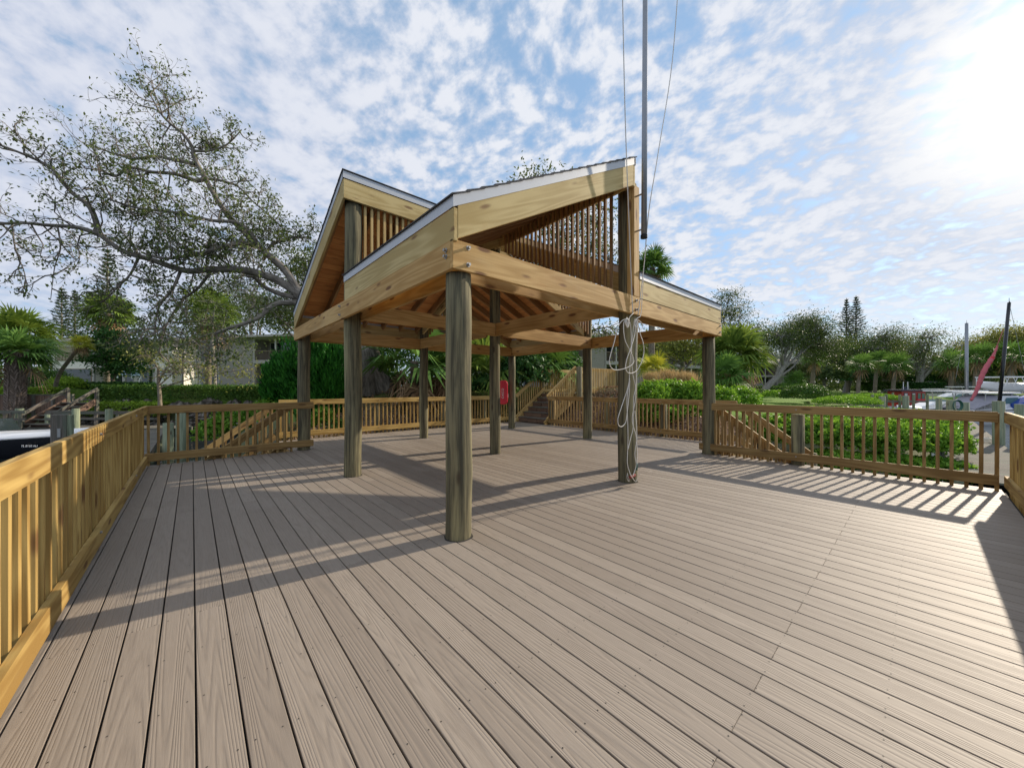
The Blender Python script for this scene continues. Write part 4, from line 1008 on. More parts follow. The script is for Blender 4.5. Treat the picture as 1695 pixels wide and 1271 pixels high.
hedge_px('bright grass-green hedge under the left palms', -25, 70, 19.6, 643, 653, .8, 3500, 'yhedge', .10)
bush('shrub', 'olive rounded shrub left of the leaning palm', W(85, 634, 23.5), (1.0, 1.0, .9), 1800, .13, 'hedge')
bush('shrub', 'yellow-green shrub right of the leaning palm', W(112, 638, 22), (.9, .9, .55), 1500, .12, 'yhedge')
bush('ball_shrub', 'clipped dark ball shrub in front of the grey building', W(1105, 622, 24), (.80, .80, .75), 1800, .09, 'shrubd', rough=.02)
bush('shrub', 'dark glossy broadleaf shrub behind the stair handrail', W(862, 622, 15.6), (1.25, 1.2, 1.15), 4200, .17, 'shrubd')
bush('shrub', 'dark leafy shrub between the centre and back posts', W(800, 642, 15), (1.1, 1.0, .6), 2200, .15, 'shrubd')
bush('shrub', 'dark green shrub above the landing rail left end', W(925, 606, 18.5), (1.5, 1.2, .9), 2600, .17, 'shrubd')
bush('shrub', 'shaded shrub at the foot of the oak trunk', W(600, 640, 17), (1.2, 1., .8), 1800, .15, 'hedge')
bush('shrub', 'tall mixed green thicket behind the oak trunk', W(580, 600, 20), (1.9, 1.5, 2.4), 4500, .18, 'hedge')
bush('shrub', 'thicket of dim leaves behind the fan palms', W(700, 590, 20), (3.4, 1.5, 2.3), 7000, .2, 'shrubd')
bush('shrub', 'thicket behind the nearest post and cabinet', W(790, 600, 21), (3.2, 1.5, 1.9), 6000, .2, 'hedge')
bush('red_shrub', 'dark red leaved shrub at the corner of the right hand building', W(1235, 632, 52), (1.6, 1.6, 1.2), 700, .3, 'dead')
hedge_px('dark foundation hedge in front of the right hand building', 1228, 1330, 60, 640, 647, 2, 4000, 'hedge', .3)
hedge_px('dark foundation hedge behind the far palms', 1440, 1500, 72, 633, 646, 2, 3000, 'hedge', .35)
hedge_px('dark hedge behind the red cabin boat', 1525, 1565, 62, 634, 646, 2, 2500, 'shrubd', .3)
# bright shrubs behind the right hand railings
sg = 'bright green shrubs on the bank'
bl = [(1075, 672, 12.2, 34, 40, 'bright leafy shrub beside the rope post'), (1110, 664, 13.0, 34, 36, 'bright leafy shrub in front of the dry grass'), (1145, 668, 12.4, 32, 38, 'bright leafy shrub just left of the right corner post'),
      (1190, 672, 13.0, 30, 32, 'bright leafy shrub just right of the right corner post'), (1225, 668, 14.5, 32, 28, 'leafy shrub above the end of the far right railing'), (1100, 690, 11.8, 40, 26, 'lower shrub showing between the far right balusters'), (1150, 695, 11.6, 30, 26, 'low shrub at the foot of the right corner post')]
for px, py, Z, w_, h, lab in bl:
    k = Z/FPX; bush('leafy_shrub', lab, W(px, py, Z), (w_*k*1.1, w_*k, h*k), 2300, .13, 'shrub', group=sg, upw=.5)
g2 = 'bright shrubs of the low bank by the dock'
lo = [(1345, 722, 10.2, 60, 32, 'bright shrub right of the square rail post'), (1400, 728, 9.9, 60, 34, 'bright shrub in the middle of the right railing, left half'), (1455, 730, 9.8, 62, 36, 'bright shrub in the middle of the right railing, right half'), (1512, 732, 9.9, 58, 38, 'bright shrub left of the grey dock walk'), (1558, 738, 10.0, 40, 36, 'bright shrub touching the grey dock walk'),
      (1430, 690, 12.8, 80, 16, 'low bright shrub rising behind the top rail'), (1500, 700, 12.2, 70, 22, 'bright shrub at the far edge of the low bank'), (1345, 695, 12.5, 50, 22, 'leafy shrub behind the square rail post'), (1270, 720, 10.6, 40, 34, 'leafy shrub behind the steps on the right'), (1380, 768, 9.2, 60, 22, 'low shrub under the bottom rail, left'), (1470, 775, 9.1, 60, 24, 'low shrub under the bottom rail, middle'), (1550, 782, 9.2, 48, 24, 'low shrub under the bottom rail, right')]
for px, py, Z, w_, h, lab in lo:
    k = Z/FPX; bush('leafy_shrub', lab, W(px, py, Z), (w_*k, w_*k*.9, h*k), 3000, .125, 'shrub', group=g2, upw=.45, inner=.45)
bush('hedge_bush', 'rounded dark hedge bush with a bright top beyond the right railing', W(1333, 655, 26), (1.75, 1.5, .85), 5500, .13, 'hedge', cat='hedge', rough=.05)
for i, (px, py, Z, w_, h, lab) in enumerate(((1400, 665, 22, 62, 10, 'long bright low hedge mound nearest the right railing'), (1440, 659, 26, 44, 8, 'bright low hedge mound running to the dock'), (1372, 658, 29, 34, 8, 'darker low mound beside the rounded hedge bush'))):
    k = Z/FPX; bush('low_hedge', lab, W(px, py, Z), (w_*k, 1.6, h*k), 6500, .11, 'shrub' if i < 2 else 'hedge', cat='hedge', upw=.6, rough=.05)
for px, py, Z, w_, h, lab, mt in ((1255, 652, 30, 20, 8, 'small shrub on the lawn left of the rounded hedge', 'hedge'), (1285, 655, 28, 22, 9, 'loose shrub on the pale shore', 'shrub'), (1262, 650, 34, 24, 5, 'low plants along the lawn edge', 'hedge'), (1240, 660, 22, 18, 12, 'leafy plant by the pale shore', 'shrub')):
    k = Z/FPX; bush('small_shrub', lab, W(px, py, Z), (w_*k, w_*k, h*k), 1400, .15, mt)
# plants below the left steps
for px, py, Z, w_, h, lab, mt in ((385, 705, 11.6, 32, 34, 'sunny plant behind the left railing balusters', 'shrub'), (350, 720, 11.2, 24, 26, 'small leafy plant beside the left dock wall', 'shrub'), (440, 688, 12.2, 30, 26, 'plant below the left handrail', 'shrub'), (535, 700, 11.6, 20, 26, 'leafy plant right of the leftmost shelter post', 'shrub'), (560, 712, 11.4, 24, 18, 'low plant under the back left railing', 'hedge')):
    k = Z/FPX; bush('bank_plant', lab, W(px, py, Z), (w_*k, w_*k, h*k), 1100, .12, mt, group='plants on the bank under the left railing')
def grass_clump(label, px, py, Z, w_, h, n=1500):
    k = Z/FPX; c = np.array(W(px, py, Z)); p = c+RNG.normal(size=(n, 3))*np.array((w_*k*.45, w_*k*.45, 0)); p[:, 2] = c[2]+(RNG.random(n)-.3)*h*k
    d = rdir(n)*.45; d[:, 2] += 1; o = leafmesh('ornamental_grass', p-c, d, rdir(n), .5*(.6+.7*RNG.random(n)), .014, M['drygrass']); o.location = c
    tag(o, label, 'grass clump', 'dry grass clumps')
for px, py, Z, w_, lab in ((1080, 634, 17.4, 16, 'pale dry grass clump beside the rope post'), (1106, 630, 17.8, 20, 'tallest pale dry grass clump in the middle'), (1135, 634, 17.4, 18, 'pale dry grass clump left of the right corner post')): grass_clump(lab, px, py, Z, w_, 20)
# leaf litter on the bank behind the back railing
n = 9000; px_ = RNG.uniform(0, 1, n); X = 2+px_*13; Y = 11.1+RNG.random(n)**1.2*5.5; sel = RNG.random(n) < .35
X = np.where(sel, 10.0+RNG.random(n)*4, X); Y = np.where(sel, 3.2+RNG.random(n)*6, Y)
Zg = hgt(X, Y)+.03+.03*RNG.random(n); nn = rdir(n)*.5; nn[:, 2] += 1
tag(leafmesh('leaf_litter', np.stack([X, Y, Zg], 1), rdir(n), nn, .10*(.5+RNG.random(n)), .06, M['dead']), 'brown fallen leaves on the mulch bank', 'leaf litter', kind='stuff')

# ------------------------------------------------------------------ rubble wall
def rubble():
    a, b = Vector(W(60, 670, 20.2)), Vector(W(455, 670, 20.4)); t = thing('rubble_wall', 'low wall of rough grey rubble under the long hedge', 'stone wall', (a+b)/2)
    o = (a+b)/2; m = MB(); L = (b-a).length; d = (b-a).normalized(); n = Vector((-d.y, d.x, 0))
    for i in range(420):
        s = RNG.random()*L; z = RNG.random(); c = a+d*s+n*(RNG.normal()*.15+z*.35); c.z = -.9+z*1.55
        r = .14+.16*RNG.random(); v = [Vector(q)*r for q in ((1, 0, 0), (-1, 0, 0), (0, 1, 0), (0, -1, 0), (0, 0, .7), (0, 0, -.7))]
        rr = [q*(.75+.5*RNG.random()) for q in v]; k = len(m.v)
        m.v += [c-o+q for q in rr]; m.g += [tuple(q) for q in rr]; m.b += [.5]*6
        for f in ((0, 2, 4), (2, 1, 4), (1, 3, 4), (3, 0, 4), (2, 0, 5), (1, 2, 5), (3, 1, 5), (0, 3, 5)): m.f.append(tuple(k+q for q in f)); m.m.append(0)
    ob = m.build('stones', M['rock'], t); ob['kind'] = 'stuff'; sb = ob.modifiers.new('sub', 'SUBSURF'); sb.levels = 1; sb.render_levels = 1; sb.subdivision_type = 'SIMPLE'
    mv = MB().beam(a-o+n*.6-UP*.1, b-o+n*.6-UP*.1, .6, 1.9).build('backing', M['ground'], t)
rubble()

# ------------------------------------------------------------------ buildings
def condo(name, label, p0, p1, zb, H2, H, bays, wall='siding', parap=False, roofh=.8, floors=2):
    p0, p1 = Vector(p0), Vector(p1); p0.z = p1.z = 0; d = (p1-p0).normalized(); L = (p1-p0).length
    n = Vector((d.y, -d.x, 0)); n = n if n.dot(-p0) > 0 else -n
    t = thing(name, label, 'building', (p0.x, p0.y, zb)); wm = M[wall]
    def bx(nm, s0, s1, n0, n1, z0, z1, mat, par=None):
        c = d*(s0+s1)/2+n*(n0+n1)/2+UP*(z0+z1)/2
        return MB().quadbox(c, d*(s1-s0), n*(n1-n0), UP*(z1-z0)).build(nm, mat if not isinstance(mat, str) else M[mat], par or t)
    tot = sum(b[1] for b in bays); k = L/tot; s = 0
    bx('wall', 0, L, -6, -1.9, -1.5, H, wm)
    for typ, wl in bays:
        a, b = s, s+wl*k; s = b
        if typ == 'S':
            bx('wall_panel', a, b, -1.9, 0, -1.5, H, wm)
        elif typ == 'W':
            bx('wall_panel', a, b, -1.9, 0, -1.5, H, wm)
            for z0, z1 in ((H2+.55, H-.75),):
                f = bx('window', a+.5, b-.2, .0, .06, z0, z1, 'browntrim')
                bx('pane', a+.6, (a+b)/2, .06, .075, z0+.1, z1-.1, 'blind', f); bx('pane', (a+b)/2+.08, b-.3, .06, .075, z0+.1, z1-.1, 'blind', f)
                rl = MB(); 
                for q in range(11): x = a+.55+(b-a-.8)*q/10; rl.quadbox(d*x+n*.2+UP*(z0+.5), UP*1.0, d*.05, n*.05)
                rl.quadbox(d*(a+b)/2+n*.2+UP*(z0+1.0), d*(b-a-.7), n*.07, UP*.07); rl.build('window_railing', M['browntrim'], t)
            f = bx('patio_door', a+.5, b-.1, .0, .05, .1, H2-.4, 'browntrim'); bx('pane', a+.6, b-.2, .05, .065, .15, H2-.5, 'glassd', f)
        else:
            bx('balcony_slab', a, b, -1.9, .12, H2-.28, H2+.12, 'trim')
            bx('lintel', a, b, -1.9, .05, H-.35, H+.002, 'trim')
            for x in (a, b-.16): bx('column', x, x+.16, -.16, .08, -1.5, H-.35, 'trim')
            if wl > 3: bx('column', (a+b)/2-.06, (a+b)/2+.06, -.12, .06, -1.5, H-.35, 'frame')
            rl = MB(); nb = int((b-a)/.17)
            for q in range(nb): x = a+.2+(b-a-.4)*q/max(1, nb-1); rl.quadbox(d*x+UP*(H2+.65), UP*1.0, d*.03, n*.03)
            rl.quadbox(d*(a+b)/2+UP*(H2+1.15), d*(b-a-.3), n*.06, UP*.07); rl.build('balcony_railing', M['browntrim'], t)
            for z0, z1 in ((.05, H2-.35), (H2+.12, H-.5)):
                f = bx('sliding_door', a+.4, b-.6, -1.9, -1.84, z0, z1, 'frame'); m_ = (a+b)/2-.1
                bx('pane', a+.47, m_-.05, -1.84, -1.825, z0+.08, z1-.08, 'glassd', f); bx('pane', m_+.05, b-.67, -1.84, -1.825, z0+.08, z1-.08, 'glassd', f)
    if parap: bx('roof', -.25, L+.25, -6.2, .3, H+.003, H+.35, 'roofc'); bx('gutter', -.2, L+.2, .3, .4, H-.05, H+.2, 'trim')
    else:
        r = MB(); z = UP*(H+.004)
        A, B_, C_, D_ = d*-.7+n*.9+z, d*(L+.7)+n*.9+z, d*(L-1.5)+n*-3+z+UP*roofh, d*1.5+n*-3+z+UP*roofh; E_, F_ = d*-.7+n*-7+z, d*(L+.7)+n*-7+z
        r.poly([A, B_, C_, D_]); r.poly([B_, F_, C_]); r.poly([F_, E_, D_, C_]); r.poly([E_, A, D_]); r.poly([A, E_, F_, B_]); r.build('roof', M['roofc'], t)
        bx('fascia_board', -.7, L+.7, .86, .93, H-.22, H+.02, 'trim')
    return t
condo('apartment_building', 'pale pink two-storey building with tan balcony window behind the leaning palm', W(87, 640, 44), W(285, 640, 45), 1.5, 2.55, 5.55, (('W', 4.6), ('B', 3.6), ('B', 3.6), ('S', 2.)), 'stucco', roofh=.7)
condo('apartment_building', 'grey two-storey building with dark balconies left of the conifer bush', W(300, 640, 43), W(520, 640, 40), 1.45, 2.9, 5.75, (('B', 4), ('S', 3.4), ('B', 4.2), ('S', 1.5)), 'siding', roofh=.5)
condo('apartment_building', 'long grey sided building with white banded balconies behind the shelter and stairs', W(770, 640, 32), W(1180, 640, 52), 1.35, 2.9, 5.7, (('S', 3), ('B', 5.5), ('B', 5.5), ('S', 2.4), ('B', 3.4), ('S', 2.2), ('B', 7.), ('B', 6.), ('S', 2)), 'siding', roofh=1.)
condo('apartment_building', 'grey two-storey building with white balcony bands right of the round palm', W(1238, 640, 84), W(1348, 640, 88), .5, 3.6, 6.6, (('S', 1), ('B', 5.6), ('S', 1.2), ('B', 6), ('S', 1.2)), 'siding', roofh=1.2)
condo('apartment_building', 'dark low building in the shade behind the sparse tree', W(1490, 640, 84), W(1640, 640, 80), .4, 3.0, 5.2, (('B', 6), ('B', 6), ('S', 2), ('B', 6)), 'siding', roofh=1.2)
for px, py in ((201, 620), (225, 621), (268, 620)):
    c = W(px, py+6, 40.5); t = thing('patio_chair', {201: 'pale blue patio chair nearest the dark round tree', 225: 'middle one of three pale patio chairs on the shaded terrace', 268: 'pale blue patio chair farthest right on the shaded terrace'}[px], 'chair', c, .2, 'patio chairs on the left terrace')
    MB().box(-.35, .35, -.32, .32, .36, .43).build('seat', M['lightblue'], t); MB().quadbox((0, .32, .72), (.7, 0, 0), (0, .12, .62), (0, .05, -.01)).build('backrest', M['lightblue'], t)
    for x in (-.31, .31):
        for y in (-.28, .28): MB().box(x-.025, x+.025, y-.025, y+.025, 0, .36).build('leg', M['white'], t)

# ------------------------------------------------------------------ left dock, boat, fence and steps
def dockwalk(name, label, p0, p1, wd, z, along=True):
    p0, p1 = Vector((*p0, z)), Vector((*p1, z)); t = thing(name, label, 'dock', p0, 0, 'grey plank docks'); v = p1-p0; L = v.length; d = v.normalized(); n = Vector((-d.y, d.x, 0)); m = MB()
    k = int(L/.145)
    for i in range(k): m.quadbox(d*(i+.5)*.145, n*wd, d*.137, UP*.04)
    m.build('planks', M['oldwood'], t)
    for s in (-1, 1): MB().beam(n*s*(wd/2-.05)-UP*.13, n*s*(wd/2-.05)+d*L-UP*.13, .06, .2).build('rim_board', M['oldwood'], t)
    for i in range(int(L/2.4)+1):
        for s in (-1, 1): MB().tube([d*(i*2.4)+n*s*(wd/2-.12)-UP*1.8, d*(i*2.4)+n*s*(wd/2-.12)-UP*.04], .09, 8).build('piling', M['pile'], t)
dockwalk('dock_walk', 'grey plank walk leading away behind the left railing corner', (-1.45, 12.2), (-1.45, 23.6), 1.05, -.56)
dockwalk('dock_walk', 'grey plank dock running along the left bank behind the boat', tuple(W(-260, 640, 17.5).xy), tuple(W(300, 640, 17.5).xy), 1.3, -.55)
dockwalk('dock_walk', 'grey plank walk beyond the right railing corner', (12.4, -1.1), (37, -1.35), 1.35, -.6)
def piling(label, p, h, r=.13, square=False, cap=False, mat='pile'):
    p = Vector(p); t = thing('dock_piling', label, 'piling', p, 0, 'wooden dock pilings')
    if square:
        MB().box(-r, r, -r, r, -2.5, h).build('post', M['oldwood'], t, bevel=.01)
        MB().box(r+.002, r+.10, -r*.8, r*.8, -2.5, h-.02).build('side_board', M[mat], t); MB().box(-.02, .04, -r-.02, -r-.002, h-.65, h-.4).build('cleat', M['steel'], t)
    else:
        MB().tube([(0, 0, -2.5), (.01, 0, h)], r, 12).build('post', M[mat], t, smooth=True)
    return t
def PZ(px, Z, z=0): v = W(px, 640, Z); v.z = z; return v
for px, Z, ytop, r, sq, lab in ((99, 10.6, 686, .15, True, 'big grey square piling in front of the moored boat bow'), (125, 15.5, 676, .12, False, 'green round piling right of the big square piling'), (180, 15.5, 677, .12, False, 'green round piling behind the left railing'), (32, 17.2, 676, .14, False, 'yellowish piling under the left palm'), (80, 17.4, 684, .12, False, 'short yellowish piling beside the left steps'), (300, 11.4, 684, .14, False, 'greenish piling behind the left corner balusters'), (278, 12.0, 700, .14, False, 'green piling beside the left plank walk')):
    piling(lab, PZ(px, Z), W(px, ytop, Z).z, r, sq)
def beamrail(label, px0, px1, Z0, Z1, ys, mat='oldwood'):
    a, b = W(px0, 640, Z0), W(px1, 640, Z1); a.z = b.z = 0; t = thing('dock_rail', label, 'dock rail', a, 0, 'grey rails along the left dock')
    for y in ys:
        z = W(px0, y, Z0).z; MB().beam(UP*z, (b-a)+UP*z, .05, .14 if y < 690 else .10).build('rail_board', M[mat], t)
    k = 5
    for i in range(k): MB().quadbox((b-a)*(i+.3)/k+UP*(W(px0, ys[0], Z0).z-.55), UP*1.1, Vector((.10, 0, 0)), Vector((0, .10, 0))).build('rail_post', M['oldwood'], t)
beamrail('grey board rail along the dock right of the left steps', 76, 255, 16.6, 16.6, (683, 693))
beamrail('grey board rail along the dock left of the left steps', -20, 42, 16.8, 16.8, (682, 694))
def bank_stairs():
    a = W(62, 700, 17.0); a.z = -.53; t = thing('bank_steps', 'weathered brown steps climbing from the left dock to the bank', 'stairs', a, math.atan2(-cs, sn)-.05)
    for i in range(6):
        MB().box(-.75, .75, i*.28, i*.28+.30, .15+i*.19, .19+i*.19).build('tread', M['oldwood'], t); MB().box(-.75, .75, i*.28+.28, i*.28+.299, .0+i*.19+.01, .15+i*.19).build('riser', M['redwood'], t)
    for x in (-.8, .8):
        MB().beam((x, -.1, .0), (x, 1.75, 1.25), .06, .28).build('stringer', M['redwood'], t); MB().beam((x, .0, .62), (x, 1.75, 1.85), .06, .14).build('handrail', M['oldwood'], t)
        for y in (.0, 1.7): MB().box(x-.06, x+.06, y-.06, y+.06, -.4, .62+y*.70).build('post', M['oldwood'], t)
bank_stairs()
def board_fence():
    a, b = W(-40, 640, 19.0), W(122, 640, 19.2); a.z = b.z = 0; t = thing('board_fence', 'brown weathered board fence along the top of the left bank', 'fence', a); v = b-a; L = v.length; d = v.normalized(); n = Vector((-d.y, d.x, 0))
    zt = W(0, 654, 19).z; zb = W(0, 676, 19).z-.3; m = MB()
    for i in range(int(L/.13)): m.quadbox(d*(i*.13)+UP*(zt+zb)/2, UP*(zt-zb-.04*random.random()), d*.118, n*.02)
    m.build('boards', M['redwood'], t); MB().beam(UP*(zt+.02), d*L+UP*(zt+.02), .12, .05).build('cap_rail', M['oldwood'], t)
    for i in range(6): MB().quadbox(d*L*i/5-n*.06+UP*(zt-.6), UP*1.3, d*.1, n*.1).build('post', M['oldwood'], t)
board_fence()
def hull_mesh(L, Bm, Hh, bow=.35, keel=-.35, n=14, flare=.12, sheer=.18):
    """rings from stern (x=-L/2) to bow (x=L/2): list of (port..keel..starboard)"""
    rings = []
    for i in range(n+1):
        s = i/n; x = -L/2+L*s; w_ = Bm/2*(1-max(0, (s-.42)/.58)**2.3)+.015; z = Hh+sheer*s*s
        k = keel+(Hh-keel)*max(0, (s-.72)/.28)**2*.8
        rings.append([(x+.18*L*bow*max(0, s-.6), w_*(1), z), (x+.09*L*bow*max(0, s-.6), w_*.93, .35*z+.65*k*.3), (x, w_*.72, k*.55), (x, 0, k), (x, -w_*.72, k*.55), (x+.09*L*bow*max(0, s-.6), -w_*.93, .35*z+.65*k*.3), (x+.18*L*bow*max(0, s-.6), -w_, z)])
    return rings
def runabout():
    c = W(20, 735, 13.4); c.z = WZ; rz = math.atan2(RGT.y, RGT.x)+.16
    t = thing('motor_boat', 'black hulled motor boat with white foredeck moored at the left dock', 'boat', c, rz)
    L, B_, H_ = 6.2, 2.2, .62; rg = hull_mesh(L, B_, H_, flare=.1)
    MB().loft(rg, capa=True).build('hull', M['black'], t, smooth=True)
    MB().loft([[Vector(r[0])+Vector((0, .02, .03)), Vector(r[0])*1+Vector((0, -.05, .12)), Vector((r[0][0], r[0][1]*.5, r[0][2]+.19)), Vector((r[0][0], 0, r[0][2]+.21)), Vector((r[6][0], r[6][1]*.5, r[6][2]+.19)), Vector(r[6])+Vector((0, .05, .12)), Vector(r[6])+Vector((0, -.02, .03))] for r in rg]).build('foredeck', M['white'], t, smooth=True)
    for s in (0, 6): MB().tube([Vector(r[s])+Vector((0, 0, .015)) for r in rg], .035, 6).build('rub_rail', M['whitep'], t)
    k = MB(); k.tube([(1.9, -.25, .95), (1.9, .05, .95)], .02, 6).tube([(1.9, -.1, .88), (1.9, -.1, .95)], .03, 6); k.build('cleat', M['rubber'], t)
    text_curve('FL 8110 AU', .115, 'registration_lettering', M['whitep'], t, (1.55, -B_/2*.955, .45), (R(84), 0, R(-9)))
    MB().loft([[(-.6, y*.9, .86), (-.9, y*.9, 1.3)] for y in (-1, -.5, 0, .5, 1)]).build('windscreen', M['glassd'], t)
runabout()

# ------------------------------------------------------------------ marina on the right
def cruiser(name, label, px, Z, L, B_, H_, heading, cabin='hardtop', canopy=None, base=WZ, top=1.35, cab=.55, group='boats in the marina', hullm='white'):
    c = W(px, 640, Z); c.z = base; t = thing(name, label, 'boat', c, math.atan2(RGT.y, RGT.x)+heading, group)
    rg = hull_mesh(L, B_, H_); MB().loft(rg, capa=True).build('hull', M[hullm], t, smooth=True)
    MB().loft([[Vector(r[0]), Vector((r[0][0], r[0][1]*.5, r[0][2]+.12)), Vector((r[0][0], 0, r[0][2]+.15)), Vector((r[6][0], r[6][1]*.5, r[6][2]+.12)), Vector(r[6])] for r in rg]).build('boat_deck', M['white'], t, smooth=True)
    MB().tube([Vector(r[6])+Vector((0, 0, .02)) for r in rg], .03, 6).build('rub_rail', M['rubber'], t)
    if cabin == 'hardtop':
        z0 = H_+.1; q = B_*.36
        sec = lambda x, z, s: [(x, -q*s, z0), (x+.05, -q*s*.95, z), (x+.05, q*s*.95, z), (x, q*s, z0)]
        MB().loft([sec(-L*.12, z0+cab, 1), sec(L*.12, z0+cab, 1), sec(L*.27, z0+cab*.45, .8), sec(L*.36, z0+.02, .3)], capa=True, capb=True).build('cabin', M['white'], t, smooth=False, bevel=.03)
        for sg in (-1, 1):
            MB().poly([(-L*.07, sg*q*1.012, z0+cab*.4), (L*.19, sg*q*1.012, z0+cab*.42), (L*.10, sg*q*.99, z0+cab*.86), (-L*.04, sg*q*.99, z0+cab*.86)]).build('side_window', M['glassg'], t)
        MB().box(-L*.30, L*.14, -q*1.05, q*1.05, z0+top, z0+top+.09).build('hardtop', M['white'], t, bevel=.04)
        for x in (-L*.27, L*.05):
            for sg in (-1, 1): MB().tube([(x-.2, sg*q*.95, z0), (x, sg*q*.9, z0+top+.01)], .03, 6).build('top_support', M['steel'], t)
        MB().quadbox((L*.13, 0, z0+cab*.8), (0, q*1.8, 0), (-.30, 0, .5), (.015, 0, .01)).build('windscreen', M['glassg'], t)
    if canopy:
        q = B_*.42; z0 = H_+.1
        MB().loft([[(x, -q, z0+a), (x, -q*.6, z0+b), (x, 0, z0+b+.12), (x, q*.6, z0+b), (x, q, z0+a)] for x, a, b in (((-L*.46, .0, .1), (-L*.24, .45, .85), (-L*.13, .5, .9)) if cabin else ((-L*.42, .35, .7), (-L*.1, .6, 1.1), (L*.12, .45, .95), (L*.42, .05, .3)))], capa=True, capb=True).build('canvas_cover', M[canopy], t, smooth=False)
    return t
cruiser('power_boat', 'white power boat with grey canvas under the pink sail cover', 1642, 25, 6.6, 2.3, .95, .12, 'hardtop', 'greycanvas', top=1.02, cab=.88)
cruiser('power_boat', 'white power boat with a bright blue canvas cover at the right edge', 1736, 24, 5.4, 2.2, .95, 2.95, '', 'blue')
cruiser('power_boat', 'white centre console boat with a long hardtop behind the pilings', 1567, 28.5, 6.6, 2.4, .75, 3.0, 'hardtop', top=1.32)
cruiser('power_boat', 'white boat up on a lift behind the black mast', 1676, 31, 4.8, 2.0, .42, 3.05, '', None, base=W(1672, 645, 31).z)
cruiser('power_boat', 'far white boat with a raised outrigger pole behind the hardtop', 1590, 44, 6.5, 2.4, .9, 2.8, 'hardtop', top=1.5, cab=.8)
cruiser('power_boat', 'small far white boat left of the silver mast', 1552, 50, 6., 2.2, .9, .3, 'hardtop', top=1.2, cab=.7)
def boat_lift_top():
    c = W(1662, 640, 31); t = thing('boat_canopy', 'white flat canopy on crossed struts over the lifted boat', 'canopy', c, math.atan2(RGT.y, RGT.x)); zt = W(1662, 625, 31).z-CAM_H; z0 = W(1662, 640, 31).z-CAM_H+.1
    MB().box(-1.25, 1.25, -1, 1, zt-.06, zt+.03).build('top_panel', M['white'], t, bevel=.02)
    for i in range(4):
        x = -1.15+i*.7; MB().tube([(x, -.9, z0-.1), (x+.35, -.9, zt-.05)], .025, 5).build('strut', M['white'], t); MB().tube([(x+.35, -.9, z0-.1), (x, -.9, zt-.05)], .025, 5).build('strut', M['white'], t)
    for x in (-1.2, 1.2): MB().tube([(x, .9, -2.2), (x, .9, zt-.04)], .04, 6).build('leg', M['white'], t)
boat_lift_top()
def tug():
    c = W(1500, 640, 40); c.z = WZ; t = thing('cabin_boat', 'small boat with a bright red cabin and dark roof', 'boat', c, math.atan2(RGT.y, RGT.x)+.1, 'boats in the marina'); k = 40/FPX
    z = lambda y: W(1500, y, 40).z-WZ
    MB().loft(hull_mesh(4.4, 1.7, z(672), keel=-.2), capa=True).build('hull', M['white'], t, smooth=True)
    MB().box(-1.45, 1.45, -.7, .7, z(674), z(647)).build('cabin', M['redpaint'], t, bevel=.02)
    MB().box(-1.75, 1.55, -.85, .85, z(647)+.002, z(645)+.03).build('cabin_roof', M['navy'], t)
    for x in (-1.0, -.05, .62, 1.12): 
        f = MB().box(x-.22, x+.22, -.73, -.702, z(662), z(650)).build('window', M['redpaint'] if x > .3 else M['navy'], t); MB().box(x-.16, x+.16, -.745, -.731, z(660), z(651)).build('pane', M['frame'] if x < .3 else M['glassg'], f)
    MB().tube([(-.1, 0, z(645)), (-.1, 0, z(640)), ], .28, 10).build('roof_hatch', M['navy'], t)
    for x in (-.75, -.2): MB().tube([(x, -.3, z(645)), (x, -.3, z(632))], .03, 6).build('antenna', M['white'], t)
    MB().box(.35, 1.3, -.78, -.701, z(673), z(660)).build('door_panel', M['red'], t)
tug()
def mast(name, label, p, q, r, mat, spreader=True):
    p, q = Vector(p), Vector(q); t = thing(name, label, 'mast', p); v = q-p
    MB().tube([(0, 0, 0), v], [r, r*.85], 10).build('mast_tube', M[mat], t, smooth=True)
    MB().box(v.x-.12, v.x+.12, v.y-.02, v.y+.02, v.z, v.z+.04).build('masthead', M[mat], t)
    MB().tube([v, v+Vector((.02, 0, .25))], .01, 4).build('wind_vane', M[mat], t)
    MB().tube([v, RGT*(-.9 if 'silver' in label else 1.6)+UP*(v.z*.35 if 'silver' in label else v.z*.3)], .008, 4).build('stay_wire', M['steel'], t)
b = W(1600, 640, 30); b.z = WZ+.8; mast('boat_mast', 'silver grey sailboat mast standing above the white boats', b, W(1600, 535, 30), .115, 'alu')
b = W(1651, 640, 19); b.z = WZ+.6; mast('boat_mast', 'black leaning sailboat mast near the right edge', b, W(1670.5, 501, 19), .075, 'black')
def sailcover():
    a, b = W(1607, 663, 19.6), W(1650, 573, 19.6); t = thing('furled_sail', 'faded pink and red furled sail leaning between the two masts', 'sail', a); pts = spline([a.lerp(b, f)+RGT*.05*math.sin(f*9) for f in (0, .15, .3, .45, .6, .75, .9, 1)], 4); m = len(pts)
    MB().tube([p-a for p in pts], [.035+.07*math.sin(math.pi*min(1, (i/m)*.9+.08))*(1 if i/m < .72 else .45)+.012*math.sin(i*2.3) for i in range(m)], 9).build('sail_roll', M['pinksail'], t, smooth=True)
    MB().tube([b-a, W(1661, 545, 19.6)-a], .012, 4).build('halyard', M['pinksail'], t)
    MB().tube([a.lerp(b, .68)-a+RGT*.02, a.lerp(b, .80)-a+RGT*.06], .09, 8).build('red_cover', M['red'], t)
sailcover()
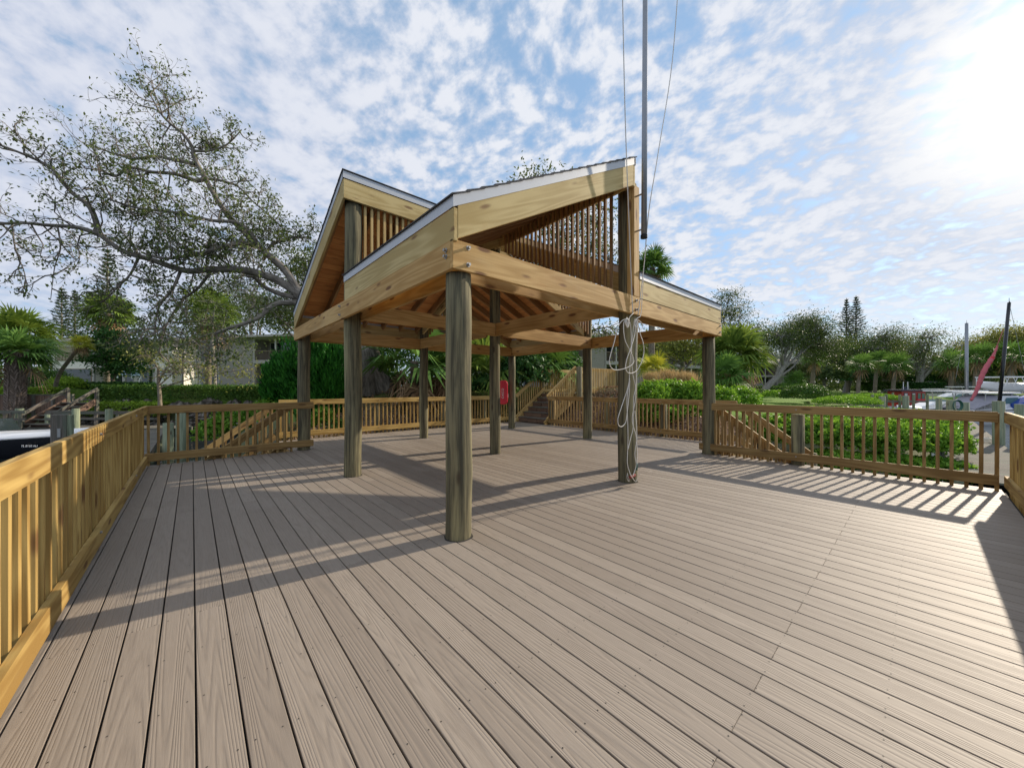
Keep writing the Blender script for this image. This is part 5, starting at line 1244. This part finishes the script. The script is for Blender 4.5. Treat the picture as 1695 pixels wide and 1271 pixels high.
for px, Z, ytop, r, lab in ((1460, 24, 656, .16, 'green piling left of the red cabin boat'), (1499, 24, 655, .16, 'green piling in front of the red cabin boat'), (1554, 20, 659, .12, 'pale piling right of the red cabin boat'), (1574, 15.5, 662, .14, 'brown piling with a coiled hose in front of the grey canvas boat'), (1597, 15.5, 666, .13, 'short brown piling right of the coiled hose'), (1653, 12.4, 664, .14, 'grey green piling in front of the black mast'), (1690, 12.4, 669, .14, 'grey green piling at the right edge')):
    piling(lab, PZ(px, Z), W(px, ytop, Z).z, r)
def dock_rail_right(label, px0, px1, Z, ys):
    a, b = W(px0, 640, Z), W(px1, 640, Z); a.z = b.z = 0; t = thing('dock_rail', label, 'dock rail', a, 0, 'dark rails along the right docks')
    for y in ys: MB().beam(UP*W(px0, y, Z).z, b-a+UP*W(px0, y, Z).z, .08, .12).build('rail_board', M['oldwood'], t)
    for i in range(5): MB().quadbox((b-a)*i/4+UP*(-.2), UP*2.2, Vector((.14, 0, 0)), Vector((0, .14, 0))).build('rail_post', M['pile'], t)
dock_rail_right('dark dock rail in front of the red cabin boat', 1444, 1535, 24.3, (664.5,))
dock_rail_right('dark dock rail left of the red cabin boat', 1405, 1478, 33, (655, 661))
dock_rail_right('grey far dock rail behind the white boats', 1520, 1700, 48, (651, 656))
def hose():
    c = W(1584, 671, 15.4); m = MB()
    for k in range(3): m.tube([c+RGT*(.17+.02*k)*math.cos(q*math.pi/8)+UP*(.19+.02*k)*math.sin(q*math.pi/8)-FWD*(.02*k) for q in range(17)], .018, 5)
    tag(m.build('hose_coil', M['greenpaint']), 'dark green hose coiled on the brown piling', 'hose')
    c = W(1632, 745, 12.9); c.z = -.56; m = MB(); pts = []
    for q in range(40): a = q*.62; pts.append(c+Vector((math.cos(a)*(.25+.12*math.sin(q*.7)), math.sin(a)*(.2+.1*math.cos(q*.9)), .02+.010*q*.3)))
    m.tube(spline(pts, 3), .014, 5); tag(m.build('dock_line', M['rope']), 'loose white dock line lying on the right plank walk', 'rope')
hose()
